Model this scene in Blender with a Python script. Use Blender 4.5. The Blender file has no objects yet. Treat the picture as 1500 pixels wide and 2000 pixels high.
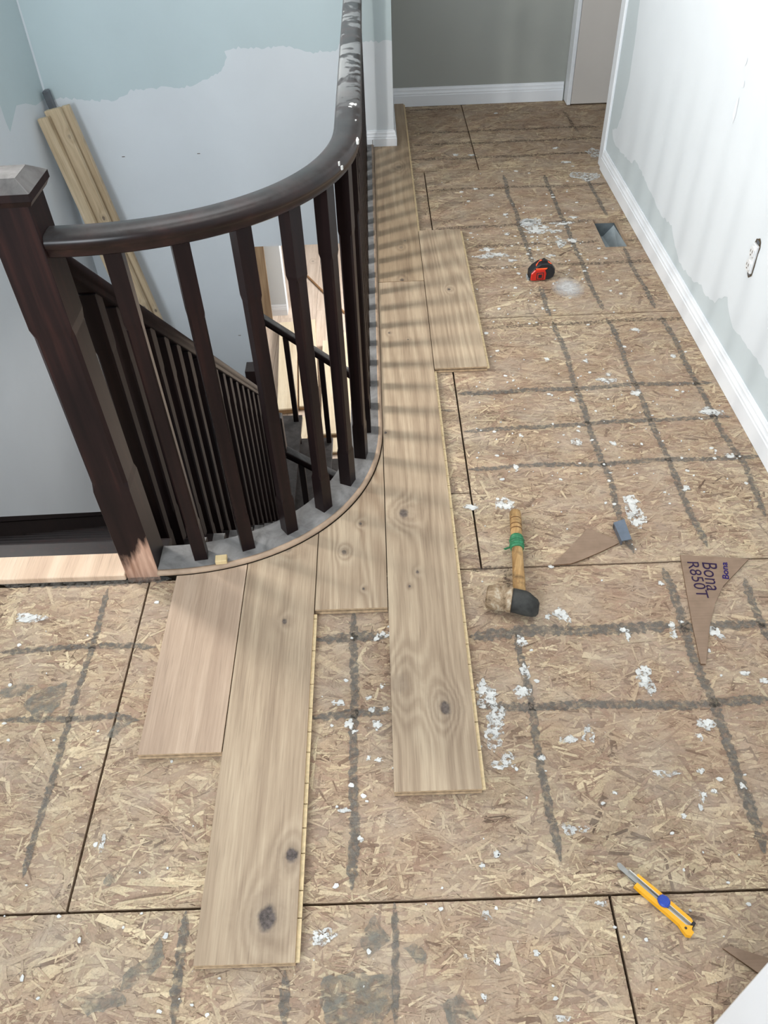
import bpy, bmesh, math, random
import numpy as np
from mathutils import Vector, Matrix
from mathutils.geometry import tessellate_polygon

random.seed(7)
rng = np.random.default_rng(11)
SC = bpy.context.scene
COL = SC.collection

# ------------------------------------------------------------------ camera
F_PX = 1579.87
CAM = np.array([0.0, 0.0, 1.62])
PITCH, YAW, ROLL = 0.762853835, -0.00972607851, -0.0433607662
cy_, sy_, cp_, sp_, cr_, sr_ = math.cos(YAW), math.sin(YAW), math.cos(PITCH), math.sin(PITCH), math.cos(ROLL), math.sin(ROLL)
FW = np.array([sy_ * cp_, cy_ * cp_, -sp_])
RT0 = np.array([cy_, -sy_, 0.0])
UP0 = np.cross(RT0, FW)
RT = cr_ * RT0 + sr_ * UP0
UP = -sr_ * RT0 + cr_ * UP0
cam_d = bpy.data.cameras.new('camera')
cam_d.sensor_fit = 'VERTICAL'
cam_d.sensor_height = 36.0
cam_d.lens = 36.0 * F_PX / 2000.0
cam_d.clip_start = 0.02
cam = bpy.data.objects.new('camera', cam_d)
COL.objects.link(cam)
M = Matrix.Identity(4)
for i in range(3):
    M[i][0] = RT[i]; M[i][1] = UP[i]; M[i][2] = -FW[i]; M[i][3] = CAM[i]
cam.matrix_world = M
SC.camera = cam


def ray(px):
    return RT * (px[0] - 750) / F_PX - UP * (px[1] - 1000) / F_PX + FW


def G(px, z=0.0):                       # where a measured image point lies on a horizontal surface
    d = ray(px); p = CAM + d * ((z - CAM[2]) / d[2]); return float(p[0]), float(p[1])


def GX(px, x):                          # ... on a wall x = const, returns (y, z)
    d = ray(px); p = CAM + d * (x / d[0]); return float(p[1]), float(p[2])


def GY(px, y):                          # ... on a wall y = const, returns (x, z)
    d = ray(px); p = CAM + d * (y / d[1]); return float(p[0]), float(p[2])


# ------------------------------------------------------------------ world, lights, exposure
SC.view_settings.view_transform = 'Standard'
SC.view_settings.look = 'None'
SC.view_settings.exposure = 0.44
SC.view_settings.gamma = 1.0
SC.view_settings.use_curve_mapping = False
W = bpy.data.worlds.new('daylight'); SC.world = W
W.use_nodes = True
W.node_tree.nodes['Background'].inputs[0].default_value = (0.86, 0.94, 1.0, 1)
W.node_tree.nodes['Background'].inputs[1].default_value = 0.26


def area(name, loc, target, sx, sy, power, col=(1, 1, 1), spread=None):
    l = bpy.data.lights.new(name, 'AREA'); l.shape = 'RECTANGLE'
    l.size = sx; l.size_y = sy; l.energy = power; l.color = col
    if spread: l.spread = spread
    o = bpy.data.objects.new(name, l); COL.objects.link(o)
    o.location = loc
    d = Vector(target) - Vector(loc)
    o.rotation_euler = d.to_track_quat('-Z', 'Y').to_euler()
    return o


area('stair_window_daylight', (-2.02, 2.45, 1.5), (0.6, 2.45, 0.75), 0.42, 1.25, 72, (1.0, 0.97, 0.92))
area('front_fill', (-1.35, -2.1, 1.9), (-0.8, 4.5, 0.2), 1.3, 1.5, 92, (0.86, 0.94, 1.0))  # added soft fill from behind the camera, mainly for the stairwell end wall
area('stairwell_fill', (-0.6, 3.0, 2.56), (-0.6, 3.2, 0), 0.9, 0.9, 7, (0.92, 0.96, 1.0))  # added overhead fill to brighten the stairwell, no fixture behind it
area('hall_fill', (0.25, 1.2, 2.56), (0.25, 1.2, 0), 1.1, 1.1, 9, (1.0, 0.97, 0.93))  # unseen overhead fill, added to lift the floor
area('lower_room_daylight', (1.6, 7.2, -0.75), (-0.7, 6.6, -2.76), 1.8, 1.4, 135, (1.0, 0.975, 0.95))

# ------------------------------------------------------------------ material helpers


class N:
    def __init__(s, name, rough=0.6, spec=0.4):
        s.m = bpy.data.materials.new(name); s.m.use_nodes = True
        s.t = s.m.node_tree; s.b = s.t.nodes['Principled BSDF']
        s.b.inputs['Roughness'].default_value = rough
        s.b.inputs['Specular IOR Level'].default_value = spec

    def n(s, typ, **kw):
        nd = s.t.nodes.new(typ)
        for k, v in kw.items():
            if hasattr(nd, k): setattr(nd, k, v)
            else: nd.inputs[k.replace('_', ' ')].default_value = v
        return nd

    def l(s, a, b): s.t.links.new(a, b)

    def obj(s): return s.n('ShaderNodeTexCoord').outputs['Object']

    def mapped(s, src, scale=(1, 1, 1), loc=(0, 0, 0)):
        m = s.n('ShaderNodeMapping'); s.l(src, m.inputs[0])
        m.inputs['Scale'].default_value = scale; m.inputs['Location'].default_value = loc
        return m.outputs[0]

    def noise(s, vec, scale, detail=3, rough=0.55, dist=0.0):
        nd = s.n('ShaderNodeTexNoise'); s.l(vec, nd.inputs['Vector'])
        nd.inputs['Scale'].default_value = scale; nd.inputs['Detail'].default_value = detail
        nd.inputs['Roughness'].default_value = rough; nd.inputs['Distortion'].default_value = dist
        return nd.outputs['Fac']

    def math(s, op, a, b=None, c=None, clamp=False):
        nd = s.n('ShaderNodeMath'); nd.operation = op; nd.use_clamp = clamp
        for i, v in enumerate((a, b, c)):
            if v is None: continue
            if isinstance(v, (int, float)): nd.inputs[i].default_value = v
            else: s.l(v, nd.inputs[i])
        return nd.outputs[0]

    def ramp(s, fac, stops):
        r = s.n('ShaderNodeValToRGB'); s.l(fac, r.inputs[0])
        e = r.color_ramp.elements
        while len(e) < len(stops): e.new(0.5)
        for i, (p, c) in enumerate(stops):
            e[i].position = p
            e[i].color = (c[0], c[1], c[2], 1) if not isinstance(c, (int, float)) else (c, c, c, 1)
        return r.outputs[0]

    def mix(s, fac, a, b, mode='MIX'):
        m = s.n('ShaderNodeMix'); m.data_type = 'RGBA'; m.blend_type = mode
        for sock, v in ((m.inputs[0], fac), (m.inputs[6], a), (m.inputs[7], b)):
            if isinstance(v, (int, float)): sock.default_value = v
            elif isinstance(v, tuple): sock.default_value = (v[0], v[1], v[2], 1)
            else: s.l(v, sock)
        return m.outputs[2]

    def color(s, c):
        if isinstance(c, tuple): s.b.inputs['Base Color'].default_value = (c[0], c[1], c[2], 1)
        else: s.l(c, s.b.inputs['Base Color'])

    def bump(s, h, strength=0.2, dist=0.002):
        b = s.n('ShaderNodeBump'); b.inputs['Strength'].default_value = strength
        b.inputs['Distance'].default_value = dist
        s.l(h, b.inputs['Height']); s.l(b.outputs[0], s.b.inputs['Normal'])


def srgb(r, g, b):
    f = lambda c: (c / 255 / 12.92) if c / 255 <= 0.04045 else ((c / 255 + 0.055) / 1.055) ** 2.4
    return (f(r), f(g), f(b))


def plain(name, col, rough=0.6, spec=0.4, var=0.08, scale=30, metal=0.0, bump=0.05):
    m = N(name, rough, spec)
    f = m.noise(m.obj(), scale, 4)
    a = tuple(max(0, c * (1 - var)) for c in col); b = tuple(min(1, c * (1 + var)) for c in col)
    m.color(m.ramp(f, [(0.3, a), (0.7, b)]))
    m.b.inputs['Metallic'].default_value = metal
    if bump: m.bump(m.noise(m.obj(), scale * 4, 3), bump, 0.001)
    return m.m


def paint(name, col, rough=0.75):
    m = N(name, rough, 0.25)
    o = m.obj()
    f = m.noise(o, 2.2, 4)
    a = tuple(c * 0.97 for c in col); b = tuple(min(1, c * 1.03) for c in col)
    m.color(m.ramp(f, [(0.3, a), (0.7, b)]))
    m.bump(m.noise(o, 350, 2), 0.06, 0.0008)
    return m.m


def plank_mat(name, off, light, mid, dark, knots=(), freq=46.0, warp=1.0):
    """pale oiled oak, grain along local Y; knots = (x, y, radius, strength)"""
    m = N(name, 0.5, 0.3)
    o = m.obj()
    v = m.mapped(o, (8.0, 0.5, 1), off)
    h = m.noise(v, 1.0, 1.5, 0.45, 0.25)
    kn = None
    for (kx, ky, kr, ks) in knots:
        d = m.n('ShaderNodeVectorMath'); d.operation = 'SUBTRACT'
        m.l(o, d.inputs[0]); d.inputs[1].default_value = (kx, ky, 0.015)
        sc = m.n('ShaderNodeVectorMath'); sc.operation = 'MULTIPLY'
        m.l(d.outputs[0], sc.inputs[0]); sc.inputs[1].default_value = (1.0 / kr, 0.72 / kr, 0)
        wn = m.n('ShaderNodeTexNoise'); m.l(o, wn.inputs['Vector']); wn.inputs['Scale'].default_value = 0.9 / kr
        ad = m.n('ShaderNodeVectorMath'); ad.operation = 'MULTIPLY_ADD'
        m.l(wn.outputs['Color'], ad.inputs[0]); ad.inputs[1].default_value = (0.9, 0.9, 0)
        sb = m.n('ShaderNodeVectorMath'); sb.operation = 'SUBTRACT'
        m.l(sc.outputs[0], sb.inputs[0]); sb.inputs[1].default_value = (0.45, 0.45, 0)
        m.l(sb.outputs[0], ad.inputs[2])
        ln = m.n('ShaderNodeVectorMath'); ln.operation = 'LENGTH'; m.l(ad.outputs[0], ln.inputs[0])
        r = ln.outputs['Value']
        # grain swirls round the knot
        g = m.math('EXPONENT', m.math('MULTIPLY', m.math('MULTIPLY', r, r), -0.09))
        h = m.math('ADD', h, m.math('MULTIPLY', g, 0.30 * min(1.0, kr / 0.013)))
        core = m.math('SUBTRACT', 1.0, m.math('MULTIPLY', r, 0.75), clamp=True)
        halo = m.math('MULTIPLY', m.math('EXPONENT', m.math('MULTIPLY', r, -0.55)), 0.42)
        k = m.math('MULTIPLY', m.math('MAXIMUM', m.math('MULTIPLY', core, 2.2, clamp=True), halo), ks, clamp=True)
        kn = k if kn is None else m.math('MAXIMUM', kn, k)
    ring = m.math('MULTIPLY_ADD', m.math('SINE', m.math('MULTIPLY', h, freq)), 0.5, 0.5)
    fine = m.noise(m.mapped(o, (260, 7, 1), off), 1.0, 3, 0.6)
    tone = m.noise(m.mapped(o, (16, 0.9, 1), (off[1], off[0], 0)), 1.0, 3, 0.5)
    streak = m.noise(m.mapped(o, (95, 1.3, 1), off), 1.0, 3, 0.65)
    pore = m.ramp(m.noise(m.mapped(o, (420, 10, 1), off), 1.0, 2, 0.6), [(0.30, 0.80), (0.44, 1.0)])
    fac = m.math('ADD', m.math('MULTIPLY', ring, 0.12 * warp), m.math('MULTIPLY', tone, 0.58))
    fac = m.math('ADD', fac, m.math('MULTIPLY', streak, 0.34))
    fac = m.math('ADD', fac, m.math('MULTIPLY_ADD', fine, 0.34, -0.19))
    c = m.ramp(fac, [(0.30, dark), (0.52, mid), (0.74, light)])
    c = m.mix(1.0, c, pore, 'MULTIPLY')
    if kn is not None:
        c = m.mix(kn, c, m.ramp(m.noise(o, 120, 4, .7), [(0.35, (0.045, 0.036, 0.034)), (0.62, (0.13, 0.105, 0.095))]))
    m.color(c)
    m.bump(m.math('ADD', fine, m.math('MULTIPLY', ring, 0.4)), 0.12, 0.0006)
    return m.m


def dark_wood(name, dust=0.0, red=1.0, rough=0.32):
    """espresso stained, varnished; grain along Z, dust settles on what faces up"""
    m = N(name, rough, 0.2)
    o = m.obj()
    g = m.noise(m.mapped(o, (60, 60, 3.0)), 1.0, 4, 0.6)
    g2 = m.noise(o, 3.0, 3)
    c = m.ramp(m.math('ADD', m.math('MULTIPLY', g, 0.6), m.math('MULTIPLY', g2, 0.4)),
               [(0.30, (0.006, 0.004, 0.0045)), (0.52, (0.013, 0.007, 0.007)), (0.75, (0.030 * red, 0.012, 0.010))])
    if dust:
        ge = m.n('ShaderNodeNewGeometry')
        sp = m.n('ShaderNodeSeparateXYZ'); m.l(ge.outputs['Normal'], sp.inputs[0])
        up = m.math('MULTIPLY', m.math('SUBTRACT', sp.outputs[2], 0.55), 2.4, clamp=True)
        pat = m.ramp(m.noise(o, 17, 5, 0.62, 0.6), [(0.34, 0.5), (0.66, 1.0)])
        fac = m.math('MULTIPLY', m.math('MULTIPLY', up, pat), dust)
        c = m.mix(fac, c, (0.30, 0.295, 0.29))
        rr = m.math('MULTIPLY_ADD', fac, 0.5, rough, clamp=True)
        m.l(rr, m.b.inputs['Roughness'])
    m.color(c)
    m.bump(g, 0.08, 0.0006)
    return m.m


MAT = {}
MAT['dark'] = dark_wood('espresso_wood', 0.25)
MAT['dark_dusty'] = dark_wood('espresso_wood_dusty', 0.78, rough=0.45)
MAT['dark_gloss'] = dark_wood('espresso_wood_tread', 0.03, 1.3, 0.38)
MAT['dark_lower'] = dark_wood('espresso_wood_lower', 0.30, 0.8, 0.5)
MAT['dark_plain'] = dark_wood('espresso_wood_shade', 0.1, 0.8, 0.55)


def handrail_mat():
    """dusty rail whose far stretch was wiped and smeared with pale drywall dust"""
    m = N('handrail_wood', 0.38, 0.3)
    o = m.obj()
    g = m.noise(m.mapped(o, (14, 14, 30)), 1.0, 4, 0.6)
    c = m.ramp(g, [(0.30, (0.008, 0.005, 0.005)), (0.55, (0.019, 0.010, 0.009)), (0.78, (0.045, 0.018, 0.015))])
    ge = m.n('ShaderNodeNewGeometry')
    sp = m.n('ShaderNodeSeparateXYZ'); m.l(ge.outputs['Normal'], sp.inputs[0])
    up = m.math('MULTIPLY', m.math('SUBTRACT', sp.outputs[2], 0.45), 2.4, clamp=True)
    pos = m.n('ShaderNodeSeparateXYZ'); m.l(o, pos.inputs[0])
    far = m.math('MULTIPLY', m.math('SUBTRACT', pos.outputs[1], 2.0), 2.2, clamp=True)
    base = m.math('MULTIPLY_ADD', m.noise(o, 30, 5, 0.65, 1.0), 0.7, -0.05, clamp=True)
    wipe = m.ramp(m.noise(m.mapped(o, (7, 8.5, 1), (0, 0.4, 0)), 1.0, 3, 0.55, 1.6), [(0.44, 0.0), (0.50, 1.0)])
    thin = m.math('MULTIPLY', base, 0.26)
    smear = m.math('MULTIPLY', m.math('MULTIPLY', far, wipe), 0.75)
    fac = m.math('MULTIPLY', m.math('MAXIMUM', thin, smear), up)
    c = m.mix(fac, c, (0.28, 0.295, 0.30))
    m.color(c)
    m.l(m.math('MULTIPLY_ADD', fac, 0.5, 0.3, clamp=True), m.b.inputs['Roughness'])
    return m.m


MAT['rail'] = handrail_mat()


def newel_mat():
    m = N('newel_wood', 0.36, 0.2)
    o = m.obj()
    g = m.noise(m.mapped(o, (45, 45, 2.2)), 1.0, 4, 0.6)
    g2 = m.noise(m.mapped(o, (5, 5, 2.5)), 1.0, 3)
    c = m.ramp(m.math('ADD', m.math('MULTIPLY', g, 0.6), m.math('MULTIPLY', g2, 0.45)),
               [(0.32, (0.007, 0.005, 0.006)), (0.55, (0.018, 0.010, 0.010)), (0.80, (0.058, 0.022, 0.018))])
    raw = m.ramp(m.noise(m.mapped(o, (70, 20, 6)), 1.0, 3), [(0.3, srgb(150, 112, 92)), (0.7, srgb(205, 168, 146))])
    ge = m.n('ShaderNodeTexCoord')
    sp = m.n('ShaderNodeSeparateXYZ'); m.l(ge.outputs['Normal'], sp.inputs[0])
    pos = m.n('ShaderNodeSeparateXYZ'); m.l(o, pos.inputs[0])
    edge = m.math('MULTIPLY_ADD', m.noise(m.mapped(o, (36, 10, 7)), 1.0, 4, 0.6), 0.17, 0.040)
    edge = m.math('ADD', edge, m.math('MULTIPLY', pos.outputs[0], 0.9))
    k = m.math('MULTIPLY', m.math('SUBTRACT', edge, pos.outputs[2]), 22, clamp=True)
    front = m.math('MULTIPLY', m.math('SUBTRACT', m.math('MULTIPLY', sp.outputs[1], -1.0), 0.5), 4, clamp=True)
    m.color(m.mix(m.math('MULTIPLY', k, front), c, raw))
    return m.m


MAT['newel'] = newel_mat()
MAT['raw_edge'] = plain('sanded_bare_wood', srgb(166, 143, 122), 0.6, 0.3, 0.2, 22)
OAKP = dict(light=srgb(193, 174, 149), mid=srgb(170, 150, 127), dark=srgb(140, 120, 100))
MAT['bare_oak'] = plank_mat('bare_oak', (3.1, 1.7, 0), srgb(238, 212, 184), srgb(226, 196, 166), srgb(196, 164, 134))
MAT['tongue'] = plain('birch_core', srgb(212, 190, 150), 0.6, 0.3, 0.15, 120)
MAT['ply_edge'] = plain('ply_edge', srgb(180, 154, 124), 0.7, 0.2, 0.25, 90)
MAT['white_paint'] = paint('primer_white', (0.69, 0.73, 0.765))
MAT['blue_paint'] = paint('old_blue_grey_paint', (0.55, 0.61, 0.635))
MAT['stair_blue'] = paint('old_stairwell_paint', (0.53, 0.625, 0.65))
MAT['hall_grey'] = paint('hall_grey_paint', (0.36, 0.375, 0.35))
MAT['trim_white'] = plain('trim_gloss_white', (0.80, 0.83, 0.87), 0.35, 0.5, 0.02, 5, bump=0.0)
MAT['door_paint'] = paint('door_primer', (0.60, 0.565, 0.53), 0.6)
MAT['ceiling'] = paint('ceiling_white', (0.80, 0.80, 0.79))

# ------------------------------------------------------------------ mesh helpers


class MB:
    def __init__(s): s.v = []; s.f = []; s.mi = []; s.sm = []

    def add(s, vs, fs, mi=0, smooth=False):
        b = len(s.v); s.v += [tuple(map(float, p)) for p in vs]
        for f in fs: s.f.append(tuple(b + i for i in f)); s.mi.append(mi); s.sm.append(smooth)
        return s

    def box(s, x0, x1, y0, y1, z0, z1, mi=0, mat=None):
        vs = [(x0, y0, z0), (x1, y0, z0), (x1, y1, z0), (x0, y1, z0), (x0, y0, z1), (x1, y0, z1), (x1, y1, z1), (x0, y1, z1)]
        if mat is not None: vs = [tuple(mat @ Vector(p)) for p in vs]
        return s.add(vs, [(0, 3, 2, 1), (4, 5, 6, 7), (0, 1, 5, 4), (1, 2, 6, 5), (2, 3, 7, 6), (3, 0, 4, 7)], mi)

    def bevbox(s, x0, x1, y0, y1, z0, z1, b, mi=0, mat=None):
        """box with chamfered edges"""
        vs = []
        for sx, xa in ((1, x0), (-1, x1)):
            for sy, ya in ((1, y0), (-1, y1)):
                for sz, za in ((1, z0), (-1, z1)):
                    vs += [(xa, ya + sy * b, za + sz * b), (xa + sx * b, ya, za + sz * b), (xa + sx * b, ya + sy * b, za)]
        bm = bmesh.new()
        for p in vs: bm.verts.new(p)
        bmesh.ops.convex_hull(bm, input=bm.verts)
        bmesh.ops.dissolve_limit(bm, angle_limit=0.01, verts=bm.verts, edges=bm.edges)
        return s.frombm(bm, mi, mat)

    def frombm(s, bm, mi=0, mat=None, smooth=False):
        bm.verts.ensure_lookup_table(); bm.verts.index_update()
        vs = [v.co.copy() for v in bm.verts]
        if mat is not None: vs = [mat @ v for v in vs]
        s.add(vs, [[v.index for v in f.verts] for f in bm.faces], mi, smooth)
        bm.free(); return s

    def hull(s, pts, mi=0, mat=None, smooth=False):
        bm = bmesh.new()
        for p in pts: bm.verts.new(p)
        r = bmesh.ops.convex_hull(bm, input=bm.verts)
        for v in [v for v in bm.verts if not v.link_faces]: bm.verts.remove(v)
        bmesh.ops.dissolve_limit(bm, angle_limit=0.01, verts=bm.verts, edges=bm.edges)
        return s.frombm(bm, mi, mat, smooth)

    def prism(s, poly, z0, z1, mi=0, side=None, mat=None, bottom=True):
        n = len(poly)
        ar = sum(poly[i][0] * poly[(i + 1) % n][1] - poly[(i + 1) % n][0] * poly[i][1] for i in range(n))
        if ar < 0: poly = poly[::-1]
        lo = [Vector((p[0], p[1], z0)) for p in poly]; hi = [Vector((p[0], p[1], z1)) for p in poly]
        if mat is not None: lo = [mat @ p for p in lo]; hi = [mat @ p for p in hi]
        tri = tessellate_polygon([[Vector((p[0], p[1], 0)) for p in poly]])
        fs = []
        for t in tri:
            a, b, c = (poly[i] for i in t)
            cr = (b[0] - a[0]) * (c[1] - a[1]) - (b[1] - a[1]) * (c[0] - a[0])
            if abs(cr) < 1e-14: continue
            if cr < 0: t = (t[0], t[2], t[1])
            fs.append((t[0] + n, t[1] + n, t[2] + n))
            if bottom: fs.append((t[2], t[1], t[0]))
        s.add(lo + hi, fs, mi)
        b = len(s.v) - 2 * n
        for i in range(n):
            j = (i + 1) % n
            s.f.append((b + i, b + j, b + n + j, b + n + i)); s.mi.append(mi if side is None else side); s.sm.append(False)
        return s

    def sweep(s, path, prof, mi=0, smooth=True, closed_prof=True, cap=True, up=(0, 0, 1)):
        """profile (u to the right of travel, v up) along a 3-D path"""
        n = len(path); k = len(prof); vs = []
        P = [Vector(p) for p in path]; U = Vector(up)
        for i in range(n):
            a = (P[i] - P[i - 1]) if i > 0 else (P[1] - P[0])
            b = (P[i + 1] - P[i]) if i < n - 1 else a
            t = (a.normalized() + b.normalized()).normalized()
            r = t.cross(U).normalized()
            sc = 1.0 / max(0.5, math.sqrt(max(0.0, (1 + a.normalized().dot(b.normalized())) / 2)))
            for (u, v) in prof: vs.append(P[i] + r * u * sc + U * v)
        fs = []
        for i in range(n - 1):
            for j in range(k if closed_prof else k - 1):
                j2 = (j + 1) % k
                fs.append((i * k + j, i * k + j2, (i + 1) * k + j2, (i + 1) * k + j))
        s.add(vs, fs, mi, smooth)
        if cap and closed_prof:
            b = len(s.v) - n * k
            s.f.append(tuple(b + j for j in range(k))[::-1]); s.mi.append(mi); s.sm.append(False)
            s.f.append(tuple(b + (n - 1) * k + j for j in range(k))); s.mi.append(mi); s.sm.append(False)
        return s

    def loft(s, rings, mi=0, smooth=False, cap=True):
        k = len(rings[0]); vs = [p for r in rings for p in r]; fs = []
        for i in range(len(rings) - 1):
            for j in range(k):
                j2 = (j + 1) % k
                fs.append((i * k + j, i * k + j2, (i + 1) * k + j2, (i + 1) * k + j))
        s.add(vs, fs, mi, smooth)
        if cap:
            b = len(s.v) - len(vs)
            s.f.append(tuple(b + j for j in range(k))[::-1]); s.mi.append(mi); s.sm.append(False)
            e = b + (len(rings) - 1) * k
            s.f.append(tuple(e + j for j in range(k))); s.mi.append(mi); s.sm.append(False)
        return s

    def build(s, name, mats, parent=None, loc=(0, 0, 0), rot=(0, 0, 0), recalc=True):
        me = bpy.data.meshes.new(name)
        me.from_pydata(s.v, [], s.f)
        if not isinstance(mats, (list, tuple)): mats = [mats]
        for m in mats: me.materials.append(m)
        me.polygons.foreach_set('material_index', s.mi)
        me.polygons.foreach_set('use_smooth', s.sm)
        if recalc:
            bm = bmesh.new(); bm.from_mesh(me)
            bmesh.ops.recalc_face_normals(bm, faces=bm.faces); bm.to_mesh(me); bm.free()
        me.update()
        o = bpy.data.objects.new(name, me); COL.objects.link(o)
        o.location = loc; o.rotation_euler = rot
        if parent is not None: o.parent = parent
        return o


def empty(name, loc=(0, 0, 0), rot=(0, 0, 0), parent=None):
    o = bpy.data.objects.new(name, None); COL.objects.link(o)
    o.empty_display_size = 0.1; o.location = loc; o.rotation_euler = rot
    if parent is not None: o.parent = parent
    return o


def tag(o, label, cat, group=None):
    o['label'] = label; o['category'] = cat; o['kind'] = 'thing'
    if group: o['group'] = group
    return o


def structure(o):
    o['kind'] = 'structure'; return o


def stuff(o):
    o['kind'] = 'stuff'; return o


def smooth_angle(o, ang=35):
    me = o.data
    bm = bmesh.new(); bm.from_mesh(me)
    for f in bm.faces: f.smooth = True
    for e in bm.edges:
        if len(e.link_faces) == 2 and e.calc_face_angle(0) > math.radians(ang): e.smooth = False
    bm.to_mesh(me); bm.free()


# ------------------------------------------------------------------ main dimensions
T = 0.019                              # plank thickness
XW = 1.147                             # right wall
XL = -1.71                             # stair side wall
YB = 4.56                              # stairwell end wall
YH = 5.25                              # end of the hall
RISE, RUN, Y0 = 0.197, 0.2135, 1.61    # first flight
ZL = -9 * RISE                         # landing
ZG = -2.758                            # lower floor
CX, CY = -0.622, 2.065                 # centre of the curved corner


def curve(off, n=28, end=None, start_x=-0.626):
    """curved edge of the landing moved inwards by off (superellipse then straight)"""
    R = 0.605 - off; e = 2.2; pts = []
    if start_x is not None and start_x < CX - 1e-6: pts.append((start_x, CY - R))
    for i in range(n + 1):
        a = math.pi / 2 * i / n
        c, s_ = math.cos(a), math.sin(a)
        pts.append((CX + R * s_ ** (2 / e) if s_ > 0 else CX, CY - R * max(c, 0) ** (2 / e) if c > 1e-9 else CY))
    if end is not None: pts.append((CX + R, end))
    return pts


# ------------------------------------------------------------------ floor: base, sheets, strands, residue
def base_poly():
    c = curve(0.035, 20)[::-1]
    return [(-2.6, -1.6), (2.3, -1.6), (2.3, YH), (0.0, YH), (0.0, YB)] + [(CX + 0.57, YB)] + c + [(-0.7, 1.52), (XL, 1.52), (-2.6, 1.52)]


HX0, HX1, HY0, HY1 = 0.975, 1.077, 3.30, 3.575       # register hole
MAT['joist'] = plain('shadowed_joist_wood', (0.10, 0.075, 0.05), 0.9, 0.1)
outer = base_poly()
hole = [(HX0 - .006, HY0 - .006), (HX0 - .006, HY1 + .006), (HX1 + .006, HY1 + .006), (HX1 + .006, HY0 - .006)]
polyall = outer + hole
tri = tessellate_polygon([[Vector((p[0], p[1], 0)) for p in outer], [Vector((p[0], p[1], 0)) for p in hole]])
mb = MB(); nA = len(polyall)
fs = []
for t in tri:
    fs.append((t[0] + nA, t[1] + nA, t[2] + nA)); fs.append((t[2], t[1], t[0]))
for lst, b in ((outer, 0), (hole, len(outer))):
    for i in range(len(lst)):
        j = (i + 1) % len(lst)
        fs.append((b + i, b + j, b + j + nA, b + i + nA))
mb.add([(p[0], p[1], -0.30) for p in polyall] + [(p[0], p[1], -0.0195) for p in polyall], fs)
floor = structure(mb.build('floor', MAT['joist']))


def osb_mat(name, attr):
    m = N(name, 0.78, 0.25)
    ge = m.n('ShaderNodeNewGeometry'); pos = ge.outputs['Position']
    if attr:
        a = m.n('ShaderNodeAttribute'); a.attribute_name = 'tint'; c = a.outputs['Color']
        f = m.noise(pos, 260, 3, 0.6)
        c = m.mix(1.0, c, m.ramp(f, [(0.25, 0.70), (0.55, 1.0), (0.8, 1.16)]), 'MULTIPLY')
    else:
        f = m.noise(m.mapped(pos, (1, 1, 1)), 70, 5, 0.7, 1.2)
        c = m.ramp(f, [(0.25, srgb(112, 92, 76)), (0.45, srgb(150, 128, 106)), (0.62, srgb(172, 150, 124)), (0.8, srgb(190, 169, 139))])
    # grime and reddish damp patches, broad
    big = m.noise(pos, 2.3, 4, 0.6)
    c = m.mix(m.ramp(big, [(0.40, 0.0), (0.70, 0.55)]), c, srgb(156, 127, 108))
    dust = m.noise(m.mapped(pos, (1, 1, 1), (7, 3, 0)), 7.5, 5, 0.65)
    c = m.mix(m.ramp(dust, [(0.42, 0.0), (0.74, 0.60)]), c, srgb(178, 164, 148))
    spk = m.noise(pos, 190, 2, 0.5)
    c = m.mix(m.ramp(spk, [(0.70, 0.0), (0.76, 0.55)]), c, srgb(216, 208, 196))
    m.color(c)
    m.bump(m.noise(pos, 420, 3, 0.6), 0.35, 0.0008)
    return m.m


MAT['osb'] = osb_mat('strand_board', False)
MAT['strand'] = osb_mat('strand_flakes', True)
g = 0.0028
SHEETS = [  # x0,x1,y0,y1
    (-2.6, 0.395, -1.6, 0.607), (0.395, XW, -1.6, 0.607),
    (-2.6, -0.652, 0.607, 1.455), (-0.652, XW, 0.607, 1.460),
    (0.05, 0.241, 1.460, 1.762), (0.05, 0.241, 1.762, 4.216), (0.241, XW, 1.460, 2.748), (0.241, XW, 2.748, 4.216),
    (0.05, 0.523, 4.216, YH), (0.523, 2.3, 4.216, YH),
]
PAL = np.array([srgb(204, 186, 154), srgb(190, 170, 140), srgb(177, 156, 130), srgb(167, 145, 121), srgb(158, 134, 113), srgb(148, 123, 104), srgb(128, 106, 88), srgb(104, 85, 70)])
P_MID = np.array([.05, .12, .22, .24, .19, .11, .05, .02])
P_EDGE = np.array([.22, .24, .22, .14, .08, .05, .03, .02])


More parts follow.
